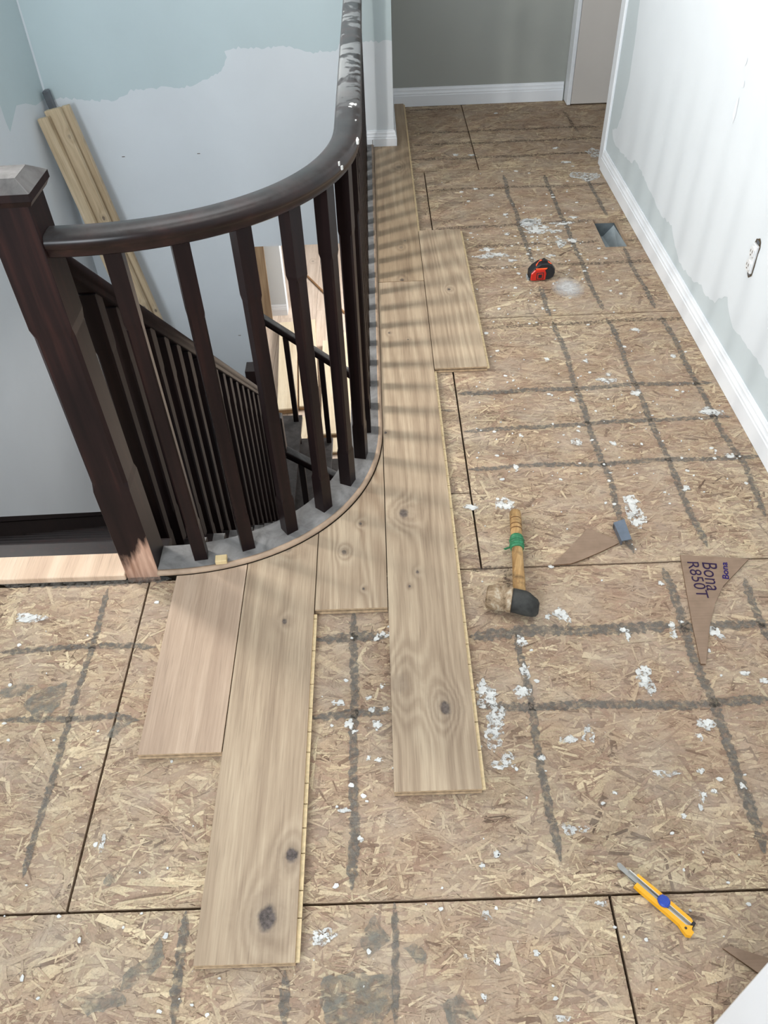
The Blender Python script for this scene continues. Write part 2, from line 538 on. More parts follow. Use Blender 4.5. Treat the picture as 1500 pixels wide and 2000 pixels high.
def strands(rect, dens, xv=None):
    x0, x1, y0, y1 = rect
    vx0, vx1, vy0, vy1 = max(x0, -1.15), min(x1, 2.0 if y0 > 4 else 1.147), max(y0, 0.28), y1
    if vx1 <= vx0 or vy1 <= vy0: return None
    n = int((vx1 - vx0) * (vy1 - vy0) * dens)
    cx = rng.uniform(vx0, vx1, n); cy = rng.uniform(vy0, vy1, n)
    big = rng.random(n)
    L = np.where(big > 0.86, rng.uniform(0.05, 0.12, n), np.where(big > 0.4, rng.uniform(0.02, 0.055, n), rng.uniform(0.008, 0.025, n)))
    Wd = np.where(big > 0.86, rng.uniform(0.006, 0.020, n), np.where(big > 0.4, rng.uniform(0.002, 0.008, n), rng.uniform(0.001, 0.0035, n)))
    # strands lie mostly along the sheet (x), a good part of them askew
    ang = np.where(rng.random(n) < 0.62, rng.normal(0, 0.42, n), rng.uniform(-1.57, 1.57, n))
    edge = np.minimum(np.minimum(cx - x0, x1 - cx), np.minimum(cy - y0, y1 - cy))
    pe = 0.95 * np.exp(-np.maximum(edge - 0.01, 0) / 0.075)
    pe = np.where(rng.random(n) < pe, 1, 0)
    lit_left = ((cx < -0.25) & (cy < 1.46)).astype(float)  # brighter light on the left floor, painted as more pale flakes
    pe = np.where(rng.random(n) < 0.35 * lit_left, 1, pe)
    ci = np.where(pe == 1, rng.choice(8, n, p=P_EDGE), rng.choice(8, n, p=P_MID))
    col = PAL[ci] * rng.uniform(0.82, 1.17, n)[:, None]
    sl_k = (rng.random(n) < 0.11) & (L < 0.055)
    Wd = np.where(sl_k, rng.uniform(0.0006, 0.0014, n), Wd); col = np.where(sl_k[:, None], col * 0.52, col)
    z = 0.0002 + rng.random(n) * 0.0011
    order = np.where(L > 0.05, z * 0.7, z)
    z = order
    ca, sa = np.cos(ang), np.sin(ang)
    # a chipped 5-point flake: pointed or split ends
    k1, k2 = rng.uniform(-.5, .5, n), rng.uniform(-.5, .5, n)
    taper = rng.uniform(0.35, 1.0, n)
    lx = np.stack([-L / 2, L / 2 * rng.uniform(.8, 1, n), L / 2, L / 2 * rng.uniform(.8, 1, n), -L / 2 * rng.uniform(.85, 1, n)], 1)
    ly = np.stack([-Wd / 2, -Wd / 2 * taper, Wd * k1 * .6, Wd / 2 * taper, Wd / 2], 1)
    X = cx[:, None] + lx * ca[:, None] - ly * sa[:, None]
    Y = cy[:, None] + lx * sa[:, None] + ly * ca[:, None]
    tilt = rng.normal(0, 0.010, n)[:, None]
    Z = z[:, None] + lx * tilt * 0.5 + ly * rng.normal(0, 0.05, n)[:, None]
    Z = np.clip(Z, 0.00012, 0.0022)
    X = np.clip(X, x0 + g, x1 - g); Y = np.clip(Y, y0 + g, y1 - g)
    keep = ~((X.max(1) > HX0 - .004) & (X.min(1) < HX1 + .004) & (Y.max(1) > HY0 - .004) & (Y.min(1) < HY1 + .004))
    X, Y, Z, col = X[keep], Y[keep], Z[keep], col[keep]
    n = len(X)
    V = np.stack([X, Y, Z], 2).reshape(-1, 3)
    me = bpy.data.meshes.new('wood_strands')
    me.vertices.add(n * 5); me.vertices.foreach_set('co', V.ravel())
    me.loops.add(n * 5); me.loops.foreach_set('vertex_index', np.arange(n * 5, dtype=np.int32))
    me.polygons.add(n); me.polygons.foreach_set('loop_start', np.arange(0, n * 5, 5, dtype=np.int32))
    at = me.attributes.new('tint', 'FLOAT_COLOR', 'POINT')
    c4 = np.ones((n * 5, 4), np.float32); c4[:, :3] = np.repeat(col, 5, 0)
    at.data.foreach_set('color', c4.ravel())
    me.materials.append(MAT['strand'])
    me.update(calc_edges=True); me.validate()
    return me


for (x0, x1, y0, y1) in SHEETS:
    mb = MB()
    if x0 < HX0 < x1 and y0 < HY0 < y1:
        for r in ((x0 + g, HX0, y0 + g, y1 - g), (HX1, x1 - g, y0 + g, y1 - g), (HX0, HX1, y0 + g, HY0), (HX0, HX1, HY1, y1 - g)):
            mb.box(r[0], r[1], r[2], r[3], -0.018, 0)
    else:
        mb.box(x0 + g, x1 - g, y0 + g, y1 - g, -0.018, 0)
    sh = mb.build('strand_board_sheet', MAT['osb'], floor)
    me = strands((x0, x1, y0, y1), 13500)
    if me:
        o = bpy.data.objects.new('wood_strands', me); COL.objects.link(o); o.parent = sh; stuff(o)


def residue_mat(name, col, lo, hi, scale, top=0.9):
    m = N(name, 0.9, 0.15)
    ge = m.n('ShaderNodeNewGeometry'); pos = ge.outputs['Position']
    f = m.noise(pos, scale, 5, 0.7)
    c = m.noise(pos, 60, 4)
    m.color(m.ramp(c, [(0.3, tuple(x * 0.78 for x in col)), (0.7, tuple(min(1, x * 1.2) for x in col))]))
    m.l(m.ramp(f, [(lo, 0.0), (hi, top)]), m.b.inputs['Alpha'])
    return m.m


MAT['glue'] = residue_mat('old_adhesive', srgb(112, 109, 104), 0.34, 0.56, 85, 0.68)
MAT['glue_faint'] = residue_mat('thin_old_adhesive', srgb(98, 88, 80), 0.44, 0.62, 110, 0.72)
MAT['patch'] = residue_mat('grey_leveller', srgb(130, 128, 120), 0.34, 0.62, 36, 0.70)
MAT['plaster'] = plain('drywall_compound', (0.64, 0.64, 0.62), 0.9, 0.1, 0.14, 60)
MAT['plaster_thin'] = residue_mat('thin_drywall_compound', (0.62, 0.62, 0.60), 0.44, 0.54, 75, 0.92)
MAT['powder'] = residue_mat('drywall_powder', (0.70, 0.71, 0.72), 0.30, 0.70, 300, 0.75)


def ragged_strip(pts, w, mat, name, z=0.0024, taper=True):
    P = [Vector((p[0], p[1])) for p in pts]
    out = []
    for i in range(len(P) - 1):
        d = P[i + 1] - P[i]; n = max(1, int(d.length / 0.006))
        for k in range(n): out.append(P[i] + d * k / n)
    out.append(P[-1])
    vs, fs = [], []
    wob = random.uniform(0, 10)
    for i, p in enumerate(out):
        t = (out[min(i + 1, len(out) - 1)] - out[max(i - 1, 0)]).normalized(); r = Vector((t.y, -t.x))
        e = min(1, (min(i, len(out) - 1 - i) + 1) / 6) if taper else 1
        off = 0.12 * w * math.sin(i * 0.11 + wob)
        a = w / 2 * e * random.uniform(0.55, 1.2); b = w / 2 * e * random.uniform(0.55, 1.2)
        vs += [(p.x + r.x * (a + off), p.y + r.y * (a + off), z), (p.x - r.x * (b - off), p.y - r.y * (b - off), z)]
    for i in range(len(out) - 1): fs.append((2 * i, 2 * i + 1, 2 * i + 3, 2 * i + 2))
    return MB().add(vs, fs).build(name, mat, floor)


LINES = [  # measured along each streak: image points on the floor, width m, faint
    ([(983, 343), (993, 380), (1010, 423), (1027, 480), (1042, 515)], .022, 0),
    ([(1053, 560), (1067, 600), (1076, 618)], .022, 0), ([(1080, 628), (1103, 687), (1123, 750), (1147, 827), (1167, 877), (1190, 940), (1212, 1014), (1236, 1082)], .022, 0),
    ([(1296, 1110), (1322, 1185), (1354, 1280), (1393, 1378), (1430, 1482), (1471, 1585), (1492, 1668)], .026, 0),
    ([(1455, 1130), (1471, 1180), (1500, 1255)], .024, 0),
    ([(1008, 1238), (1016, 1275), (1029, 1345), (1054, 1478), (1078, 1614), (1093, 1684)], .020, 0), ([(990, 1105), (992, 1150)], .02, 1),
    ([(1063, 343), (1080, 387), (1100, 430), (1123, 483), (1148, 545), (1177, 607)], .021, 0),
    ([(1185, 622), (1197, 643), (1217, 693), (1240, 753), (1270, 820), (1300, 890), (1330, 958), (1352, 1010), (1380, 1070)], .021, 0),
    ([(1145, 345), (1160, 377), (1187, 423)], .02, 0), ([(1217, 483), (1233, 517), (1257, 560), (1280, 603)], .02, 0),
    ([(1291, 617), (1313, 657), (1337, 703), (1359, 747), (1393, 813), (1425, 867), (1452, 907), (1473, 952), (1496, 1010)], .022, 0),
    ([(213, 1150), (185, 1247), (161, 1327), (140, 1394), (112, 1485), (84, 1583), (46, 1715)], .017, 0),
    ([(365, 1780), (360, 1839), (350, 1899), (336, 2010)], .021, 0), ([(559, 1896), (555, 2010)], .022, 0),
    ([(693, 1196), (691, 1300), (691, 1393), (692, 1500), (690, 1628), (688, 1739)], .022, 0), ([(769, 1764), (771, 1863), (775, 2010)], .015, 0),
    ([(893, 770), (1000, 765), (1120, 760), (1240, 752), (1390, 748)], .024, 0),
    ([(905, 843), (1000, 838), (1147, 828), (1270, 821), (1430, 815)], .022, 0),
    ([(913, 917), (1030, 911), (1190, 906), (1300, 899), (1490, 893)], .022, 0),
    ([(945, 641), (1060, 635), (1193, 628), (1340, 622)], .026, 1),
    ([(837, 373), (1000, 366), (1100, 364), (1193, 359)], .028, 1), ([(843, 449), (1000, 440), (1165, 430)], .03, 1), ([(1205, 431), (1240, 428)], .025, 1),
    ([(913, 482), (1080, 476), (1170, 472)], .03, 1), ([(1220, 470), (1260, 468)], .026, 1), ([(920, 525), (1030, 520)], .03, 1), ([(1085, 518), (1273, 510)], .03, 1),
    ([(807, 261), (930, 257), (1040, 252), (1173, 247)], .034, 1), ([(807, 284), (930, 280), (1174, 270)], .034, 1), ([(807, 313), (930, 309), (1150, 298)], .034, 1), ([(800, 216), (900, 213)], .03, 1),
    ([(1100, 217), (1130, 260)], .02, 1), ([(862, 802), (888, 802)], .02, 0), ([(858, 733), (880, 733)], .02, 1),
    ([(916, 1243), (1060, 1234), (1204, 1227), (1316, 1226)], .036, 0), ([(1316, 1226), (1384, 1226), (1500, 1222)], .03, 0),
    ([(936, 1382), (1107, 1378), (1231, 1378), (1392, 1374), (1510, 1368)], .026, 0),
    ([(616, 1250), (690, 1247), (762, 1245)], .030, 0), ([(606, 1400), (690, 1394), (766, 1392)], .024, 0),
    ([(0, 1274), (133, 1266), (259, 1261), (305, 1264)], .019, 0), ([(0, 1409), (133, 1404), (224, 1399), (272, 1410)], .018, 0),
]
for pts, w, faint in LINES:
    ragged_strip([G(p) for p in pts], w, MAT['glue_faint' if faint else 'glue'], 'adhesive_streak')
# dirty band against the landing edge
ragged_strip([G((0, 1143)), G((150, 1140)), G((335, 1132))], 0.030, MAT['glue'], 'adhesive_streak')
ragged_strip([G((905, 1115)), G((985, 1108))], 0.018, MAT['glue_faint'], 'adhesive_streak')


def blob(c, rx, ry, z0, z1, rag=0.35, n=None, ang=0.0):
    n = n or 14
    ph = [random.uniform(0, 6.28) for _ in range(3)]
    pts = []
    for i in range(n):
        a = 2 * math.pi * i / n
        r = 1 + rag * (0.5 * math.sin(2 * a + ph[0]) + 0.4 * math.sin(3 * a + ph[1]) + 0.35 * math.sin(5 * a + ph[2])) + random.uniform(-rag, rag) * 0.5
        x, y = rx * r * math.cos(a), ry * r * math.sin(a)
        pts.append((x * math.cos(ang) - y * math.sin(ang) + c[0], x * math.sin(ang) + y * math.cos(ang) + c[1]))
    return pts


def flat(poly, z):
    return [(p[0], p[1], z) for p in poly], [tuple(range(len(poly)))]


pm = MB()
for poly in ([(45, 1375), (70, 1350), (110, 1340), (132, 1330), (125, 1360), (108, 1390), (95, 1408), (62, 1400)],
             [(0, 1350), (40, 1335), (70, 1340), (40, 1360), (0, 1365)], [(206, 1442), (225, 1412), (265, 1408), (240, 1425), (222, 1445)],
             [(313, 1826), (324, 1873), (290, 1911), (232, 1938), (245, 1897), (292, 1868)],
             [(630, 1910), (690, 1900), (765, 1908), (770, 1960), (740, 2010), (640, 2010), (625, 1960)],
             [(786, 1850), (812, 1844), (835, 1866), (834, 1886), (815, 1885), (800, 1866)], [(200, 1728), (215, 1705), (236, 1694), (232, 1715), (212, 1735)],
             [(860, 1960), (900, 1940), (930, 1990), (880, 2010)], [(150, 1950), (230, 1930), (250, 1960), (170, 1985)], [(730, 1790), (770, 1840), (745, 1850), (720, 1870), (700, 1840)]):
    P = [G(p) for p in poly]; out = []
    for i in range(len(P)):
        a, b = Vector(P[i]), Vector(P[(i + 1) % len(P)]); n = max(2, int((b - a).length / 0.008))
        for k in range(n): out.append(tuple(a + (b - a) * k / n + Vector((random.uniform(-.003, .003), random.uniform(-.003, .003)))))
    v, f = flat(out, 0.0023); pm.add(v, f)
pm.build('leveller_stain', MAT['patch'], floor)

# drywall compound: thick dabs, thin smears, spatter
thick, thin = MB(), MB()
DABS = [(58, 1208, 22, 9), (1044, 452, 16, 6), (1030, 436, 14, 6), (1118, 470, 9, 4), (1060, 445, 9, 3), (1242, 1020, 13, 9), (1234, 978, 9, 9), (1236, 995, 5, 12), (1018, 1254, 10, 8), (1020, 1353, 13, 11),
        (942, 1345, 8, 14), (958, 1358, 14, 9), (1262, 1312, 9, 9), (1258, 1330, 9, 10), (1275, 1348, 5, 6), (1316, 1240, 8, 7), (1397, 1238, 11, 10), (1312, 1222, 6, 6), (1219, 1230, 8, 5), (1226, 1243, 4, 9),
        (1378, 1416, 14, 11), (1366, 1440, 5, 7), (1372, 1556, 6, 10), (1368, 1578, 4, 5), (1097, 1201, 13, 11), (1070, 1206, 6, 5), (1058, 1480, 6, 6), (971, 1670, 7, 6), (942, 1693, 5, 5), (1202, 1550, 5, 3), (1335, 1595, 6, 4),
        (1492, 1331, 9, 5), (1455, 1316, 8, 5), (752, 1240, 8, 6), (737, 1246, 5, 6), (665, 1374, 8, 5), (652, 1373, 4, 4), (727, 1387, 5, 6), (683, 1416, 9, 7), (736, 1416, 7, 8), (693, 1429, 5, 4), (720, 1363, 5, 4), (740, 1485, 6, 4), (721, 1482, 4, 4), (747, 1341, 5, 4), (754, 1385, 5, 4),
        (672, 1583, 9, 5), (705, 1639, 5, 5), (970, 1670, 5, 5), (972, 1876, 5, 8), (946, 1948, 6, 6), (1048, 1863, 6, 5), (1176, 1766, 8, 5), (1168, 1764, 5, 4), (1383, 804, 14, 5), (1398, 808, 8, 4), (1242, 768, 9, 5), (1117, 782, 6, 4), (1175, 742, 9, 3), (1143, 706, 6, 3), (1240, 645, 8, 3), (1068, 703, 5, 3), (1187, 732, 5, 3), (1315, 697, 6, 3),
        (990, 988, 12, 8), (975, 985, 6, 8), (922, 992, 12, 5), (1008, 915, 5, 5), (1017, 852, 4, 3), (1125, 864, 8, 4), (1198, 867, 5, 4), (1424, 892, 8, 4), (1340, 955, 7, 5), (975, 497, 10, 3), (950, 488, 12, 3), (1000, 510, 6, 3), (990, 458, 5, 2), (1093, 437, 12, 3), (1112, 436, 7, 2), (920, 304, 5, 2), (1085, 290, 5, 2), (1105, 318, 8, 2), (890, 303, 6, 2), (970, 222, 5, 1), (987, 420, 5, 2), (960, 382, 4, 2), (928, 370, 4, 2), (1120, 425, 8, 2), (620, 1832, 6, 5), (640, 1835, 5, 6), (632, 1828, 9, 5), (1450, 1537, 6, 5), (1395, 1547, 6, 5), (1368, 1507, 6, 5), (1290, 1140, 4, 4), (1330, 1215, 4, 3)]
for (px, py, rx, ry) in DABS:
    c = G((px, py)); ex = abs(G((px + rx, py))[0] - c[0]); ey = abs(G((px, py - ry))[1] - c[1])
    for k in range(random.choice((2, 3, 3))):
        cc = (c[0] + random.uniform(-.5, .5) * ex, c[1] + random.uniform(-.5, .5) * ey)
        p = blob(cc, ex * random.uniform(.3, .7), ey * random.uniform(.3, .7), 0, 0, 0.5, 16, random.uniform(-.6, .6))
        thick.prism(p, 0.001, 0.0030 + 0.0002 * k, bottom=False)
    p = blob(c, ex * 1.15, ey * 1.15, 0, 0, 0.4, 20)
    v, f = flat(p, 0.0024 + 0.000004 * len(thin.f)); thin.add(v, f)
BIG = [((967, 1412), 18, 26), ((965, 1440), 20, 22), ((975, 1390), 12, 18), ((990, 1480), 16, 12), ((978, 1495), 18, 9), ((1000, 1494), 7, 6), ((948, 1360), 20, 20), ((1150, 1436), 14, 14), ((1110, 1445), 16, 9), ((1300, 1512), 30, 6), ((1238, 1000), 16, 26), ((1040, 440), 24, 12), ((1082, 452), 14, 4), ((1095, 475), 12, 8), ((960, 500), 30, 6), ((1110, 1620), 14, 12), ((1140, 1620), 12, 6), ((630, 1830), 24, 16), ((1026, 1310), 10, 16), ((1125, 865), 12, 6), ((985, 985), 18, 10), ((1390, 805), 22, 7), ((1190, 745), 16, 5), ((950, 1790), 8, 12), ((1100, 1990), 14, 8), ((1145, 345), 30, 8), ((1160, 300), 14, 8), ((200, 1650), 6, 16), ((1260, 1330), 16, 24), ((910, 1870), 5, 5)]
for (c0, rx, ry) in BIG:
    c = G(c0); ex = abs(G((c0[0] + rx, c0[1]))[0] - c[0]); ey = abs(G((c0[0], c0[1] - ry))[1] - c[1])
    v, f = flat(blob(c, ex, ey, 0, 0, 0.35, 26), 0.0024 + 0.000004 * len(thin.f)); thin.add(v, f)
# fine spatter, denser in the hall
for i in range(560):
    if i < 170: px, py = random.gauss(1060, 80), random.gauss(470, 70)
    elif i < 360: px, py = random.uniform(920, 1480), random.gauss(800, 130)
    else: px, py = random.uniform(0, 1500), random.uniform(1150, 2000)
    if py < 300 or (i >= 360 and i % 2): continue
    c = G((px, py))
    if not (0.19 < c[0] < 1.1 or c[1] < 1.42) or (HX0 - .03 < c[0] < HX1 + .03 and HY0 - .03 < c[1] < HY1 + .03): continue
    r = random.choice((0.0016, 0.002, 0.0026, 0.0035, 0.005))
    if c[1] > 2.6: r *= 1.4
    thick.prism(blob(c, r * random.uniform(.8, 1.5), r, 0, 0, 0.3, 7), 0.001, 0.0030, bottom=False)
stuff(thick.build('plaster_spatter', MAT['plaster'], floor, recalc=False))
stuff(thin.build('plaster_smear', MAT['plaster_thin'], floor, recalc=False))
pwm = N('soft_drywall_powder', 0.95, 0.1)
gc = pwm.n('ShaderNodeTexCoord').outputs['Generated']
vm = pwm.n('ShaderNodeVectorMath'); vm.operation = 'DISTANCE'; pwm.l(gc, vm.inputs[0]); vm.inputs[1].default_value = (0.5, 0.5, 0)
sepz = pwm.n('ShaderNodeSeparateXYZ'); pwm.l(gc, sepz.inputs[0])
cmb = pwm.n('ShaderNodeCombineXYZ'); pwm.l(sepz.outputs[0], cmb.inputs[0]); pwm.l(sepz.outputs[1], cmb.inputs[1]); pwm.l(cmb.outputs[0], vm.inputs[0])
fall = pwm.math('MULTIPLY', pwm.math('SUBTRACT', 0.5, vm.outputs['Value']), 3.0, clamp=True)
gn = pwm.noise(pwm.n('ShaderNodeNewGeometry').outputs['Position'], 95, 5, 0.7)
pwm.l(pwm.math('MULTIPLY', fall, pwm.math('MULTIPLY_ADD', gn, 1.3, -0.08, clamp=True), clamp=True), pwm.b.inputs['Alpha'])
pwm.color((0.68, 0.69, 0.70))
for (c0, rx, ry) in (((1110, 564), 36, 20), ((1030, 436), 18, 9)):
    c = G(c0); ex = abs(G((c0[0] + rx, c0[1]))[0] - c[0]); ey = abs(G((c0[0], c0[1] - ry))[1] - c[1])
    if c[0] + ex > XW - .004: c = (XW - .004 - ex, c[1])
    v, f = flat(blob((0, 0), ex, ey, 0, 0, 0.15, 30), 0)
    o = MB().add(v, f).build('drywall_powder', pwm.m, floor, (c[0], c[1], 0.0030), recalc=False); stuff(o)

# ------------------------------------------------------------------ walls, trim, door
Q = [GX(p, XW) for p in [(1250, -60), (1250, 0), (1246, 30), (1243, 60), (1236, 105), (1230, 150), (1221, 190), (1213, 230), (1204, 252), (1196, 252), (1197, 268), (1202, 284), (1216, 300), (1232, 318), (1240, 312), (1262, 356), (1275, 385), (1290, 418), (1312, 440), (1318, 480), (1326, 512), (1342, 535), (1352, 548), (1370, 556), (1378, 578), (1396, 592), (1404, 582), (1421, 580), (1424, 612), (1431, 640), (1446, 655), (1460, 680), (1478, 700), (1500, 740), (1530, 790)]]
# right wall: body plus two paint fields sharing a brush-ragged boundary
ZT, YR0 = 2.6, -1.6
edge = []
for i in range(len(Q) - 1):
    a, b = Vector(Q[i]), Vector(Q[i + 1]); n = max(1, int((b - a).length / 0.02))
    for k in range(n): edge.append(a + (b - a) * k / n + (Vector((random.uniform(-.006, .006), random.uniform(-.006, .006))) if k else Vector((0, 0))))
edge.append(Vector(Q[-1])); edge.append(Vector((1.3, 0.16))); edge.append(Vector((YR0, 0.16)))
prim = [(YR0, ZT), (edge[0].x, ZT)] + [tuple(e) for e in edge]
blue = [(4.22, 0.0), (4.22, ZT), (edge[0].x, ZT)] + [tuple(e) for e in edge] + [(YR0, 0.0)]


def face_yz(mb, poly, x, mi):
    tri = tessellate_polygon([[Vector((p[0], p[1], 0)) for p in poly]])
    mb.add([(x, p[0], p[1]) for p in poly], [tuple(t) for t in tri], mi)


def face_xz(mb, poly, y, mi):
    tri = tessellate_polygon([[Vector((p[0], p[1], 0)) for p in poly]])
    mb.add([(p[0], y, p[1]) for p in poly], [tuple(t) for t in tri], mi)


# hole for the socket
SOY, SOZ = 2.312, 0.43
wr = MB()
wr.box(XW + 0.0015, XW + 0.12, YR0, 4.22, -0.018, ZT, 2)
face_yz(wr, blue, XW + 0.0005, 1); face_yz(wr, prim, XW, 0)
structure(wr.build('wall_right', [MAT['white_paint'], MAT['blue_paint'], MAT['white_paint']], recalc=False))
# filler dabs on the wall
fm = MB()
for p0, ry, rz in (((1437, 215), .012, .035), ((1452, 165), .008, .012), ((1458, 120), .006, .012)):
    y, z = GX(p0, XW); pts = blob((y, z), ry, rz, 0, 0, .2, 14)
    fm.add([(XW - 0.0012, q[0], q[1]) for q in pts], [tuple(range(14))])
fm.build('filler_dab', MAT['trim_white'], bpy.data.objects['wall_right'])
cs = MB(); cs.bevbox(XW - 0.010, XW + 0.13, 4.16, 4.235, 0.0, ZT, 0.004)
structure(cs.build('trim_1', MAT['trim_white']))

BASE = [(0, 0), (0.016, 0), (0.016, 0.055), (0.0135, 0.058), (0.0135, 0.066), (0.010, 0.072), (0.0085, 0.078), (0.0085, 0.083), (0.0055, 0.088), (0.004, 0.094), (0, 0.095)]


def baseboard(name, path, h=1.0):
    mb = MB().sweep([(p[0], p[1], p[2] if len(p) > 2 else 0.002) for p in path], [(u, v * h) for u, v in BASE], smooth=False)
    return structure(mb.build(name, MAT['trim_white']))


baseboard('baseboard_right', [(XW, 4.16), (XW, YR0)])

# stairwell end wall with its two paints
PB = [GY(p, YB) for p in [(20, 205), (88, 192), (100, 200), (118, 190), (135, 193), (160, 194), (190, 197), (230, 194), (245, 186), (252, 178), (275, 174), (310, 171), (345, 172), (380, 166), (405, 155), (425, 145), (438, 128), (443, 112), (438, 100), (450, 97), (456, 94), (490, 92), (520, 93), (548, 90), (570, 92), (590, 98), (612, 105), (625, 98), (645, 102), (660, 95), (664, 84), (720, 82), (768, 80), (790, 80)]]
eb = [Vector((XL, PB[1][1]))]
for i in range(1, len(PB) - 1):
    a, b = Vector(PB[i]), Vector(PB[i + 1]); n = max(1, int((b - a).length / 0.012))
    for k in range(n): eb.append(a + (b - a) * k / n + (Vector((0, random.uniform(-.008, .008))) if k else Vector((0, 0))))
eb = [e for e in eb if XL <= e.x < 0.095] + [Vector((0.097, PB[-2][1]))]
eb = [eb[0]] + [e for e in eb[1:]]
wb = MB()
JX, ZC = -0.80, -0.53
face_xz(wb, [(XL, ZT), (0.097, ZT)] + [tuple(e) for e in eb[::-1]], YB, 1)
face_xz(wb, [tuple(e) for e in eb] + [(0.097, ZC), (JX, ZC), (JX, ZG), (XL, ZG)], YB, 0)
wb.box(XL - .13, JX, YB + 0.001, YB + 0.13, ZG, ZT, 0)
wb.box(JX, 0.097, YB + 0.001, YB + 0.13, ZC, ZT, 0)
structure(wb.build('wall_back', [MAT['white_paint'], MAT['stair_blue']], recalc=False))
# nail holes
nm = MB()
for p0 in ((241, 306), (388, 300), (468, 655)):
    x, z = GY(p0, YB); nm.box(x - .008, x + .008, YB - .0012, YB, z - .0016, z + .0016)
nm.build('wall_scratch', MAT['joist'], bpy.data.objects['wall_back'])
structure(MB().box(-0.03, 0.097, YB + .131, YH + .12, -0.3, ZT).build('wall_inner', MAT['white_paint']))

# stair side wall with the window that lights the stairs
WY0, WY1, WZ0, WZ1 = 2.14, 2.76, 0.84, 2.16
wl = MB()
x0, x1 = XL - 0.13, XL
pl_l = [GX(p, XL) for p in [(-40, 190), (0, 205), (12, 240), (20, 258), (24, 240), (32, 206), (50, 202), (70, 206), (88, 192)]]
bl = [Vector((4.56, PB[1][1]))] + [Vector(p) for p in pl_l[::-1] if p[0] < 4.55]
zlo = bl[-1].y
field_hi = [(4.56, ZT), (WY1 + .3, ZT), (WY1 + .3, zlo)] + [tuple(b) for b in bl[::-1]]
face_yz(wl, field_hi, XL, 1)
face_yz(wl, [(4.56, ZG), (WY1 + .3, ZG), (WY1 + .3, zlo)] + [tuple(b) for b in bl[::-1]], XL, 0)
wl.box(x0, XL - 0.001, WY1 + .3, 4.69, ZG, ZT, 0)
wl.box(x0, x1, 1.44, WY1 + .3, ZG, WZ0, 0); wl.box(x0, x1, 1.44, WY1 + .3, WZ1, ZT, 0)
wl.box(x0, x1, 1.44, WY0, WZ0, WZ1, 0); wl.box(x0, x1, WY1, WY1 + .3, WZ0, WZ1, 0)
structure(wl.build('wall_left', [MAT['white_paint'], MAT['stair_blue']], recalc=False))
wf = MB()
wf.box(XL - .10, XL - .05, WY0, WY0 + .03, WZ0, WZ1); wf.box(XL - .10, XL - .05, WY1 - .03, WY1, WZ0, WZ1)
wf.box(XL - .10, XL - .05, WY0 + .03, WY1 - .03, WZ0, WZ0 + .03); wf.box(XL - .10, XL - .05, WY0 + .03, WY1 - .03, WZ1 - .03, WZ1)
structure(wf.build('window_1', MAT['trim_white']))

# end of the hall
XD = 1.155
structure(MB().box(-0.03, 2.3, YH, YH + .12, -0.018, ZT).build('wall_far', MAT['hall_grey']))
baseboard('baseboard_far', [(0.097, YH), (1.135, YH)], 1.08)
baseboard('baseboard_back', [(-0.048, YB, 0.004), (0.097, YB, 0.004), (0.097, YH, 0.004)])
MB().box(-0.0205, -0.0185, YB - 0.0166, YB - 0.01, 0.004, 0.056).build('joint_gap', MAT['joist'], bpy.data.objects['baseboard_back'])
dr = empty('door_1', (XD, YH - 0.10, 0.012))
structure(dr)
MB().bevbox(0.012, 0.86, -0.006, 0.034, -0.004, 2.02, 0.002).build('slab', MAT['door_paint'], dr)
MB().bevbox(-0.012, 0.0105, -0.010, 0.095, -0.008, 2.06, 0.003).build('jamb', MAT['trim_white'], dr)
structure(MB().box(2.3, 2.42, 4.0, YH + .12, -.018, ZT).build('wall_side', MAT['white_paint']))
cl = MB()
cl.box(XL - .13, 2.42, -1.6, YH + .12, ZT, ZT + .08)
structure(cl.build('ceiling', MAT['ceiling']))
# end of a low white guard wall close to the camera, lower right
e0 = Vector(G((1388, 2000))) * 0.97
hw = MB().bevbox(e0.x, XW - .001, e0.y - 0.115, e0.y, 0.0, 0.93, 0.005)
structure(hw.build('wall_half', MAT['trim_white']))
hwc = MB().bevbox(e0.x - .012, XW - .001, e0.y - 0.130, e0.y + .015, 0.931, 0.955, 0.004)
hwc.build('wall_cap', MAT['trim_white'], bpy.data.objects['wall_half'])

# ------------------------------------------------------------------ laid planks
B0, CW = -0.5757, 0.1875


def xb(i): return B0 + CW * i


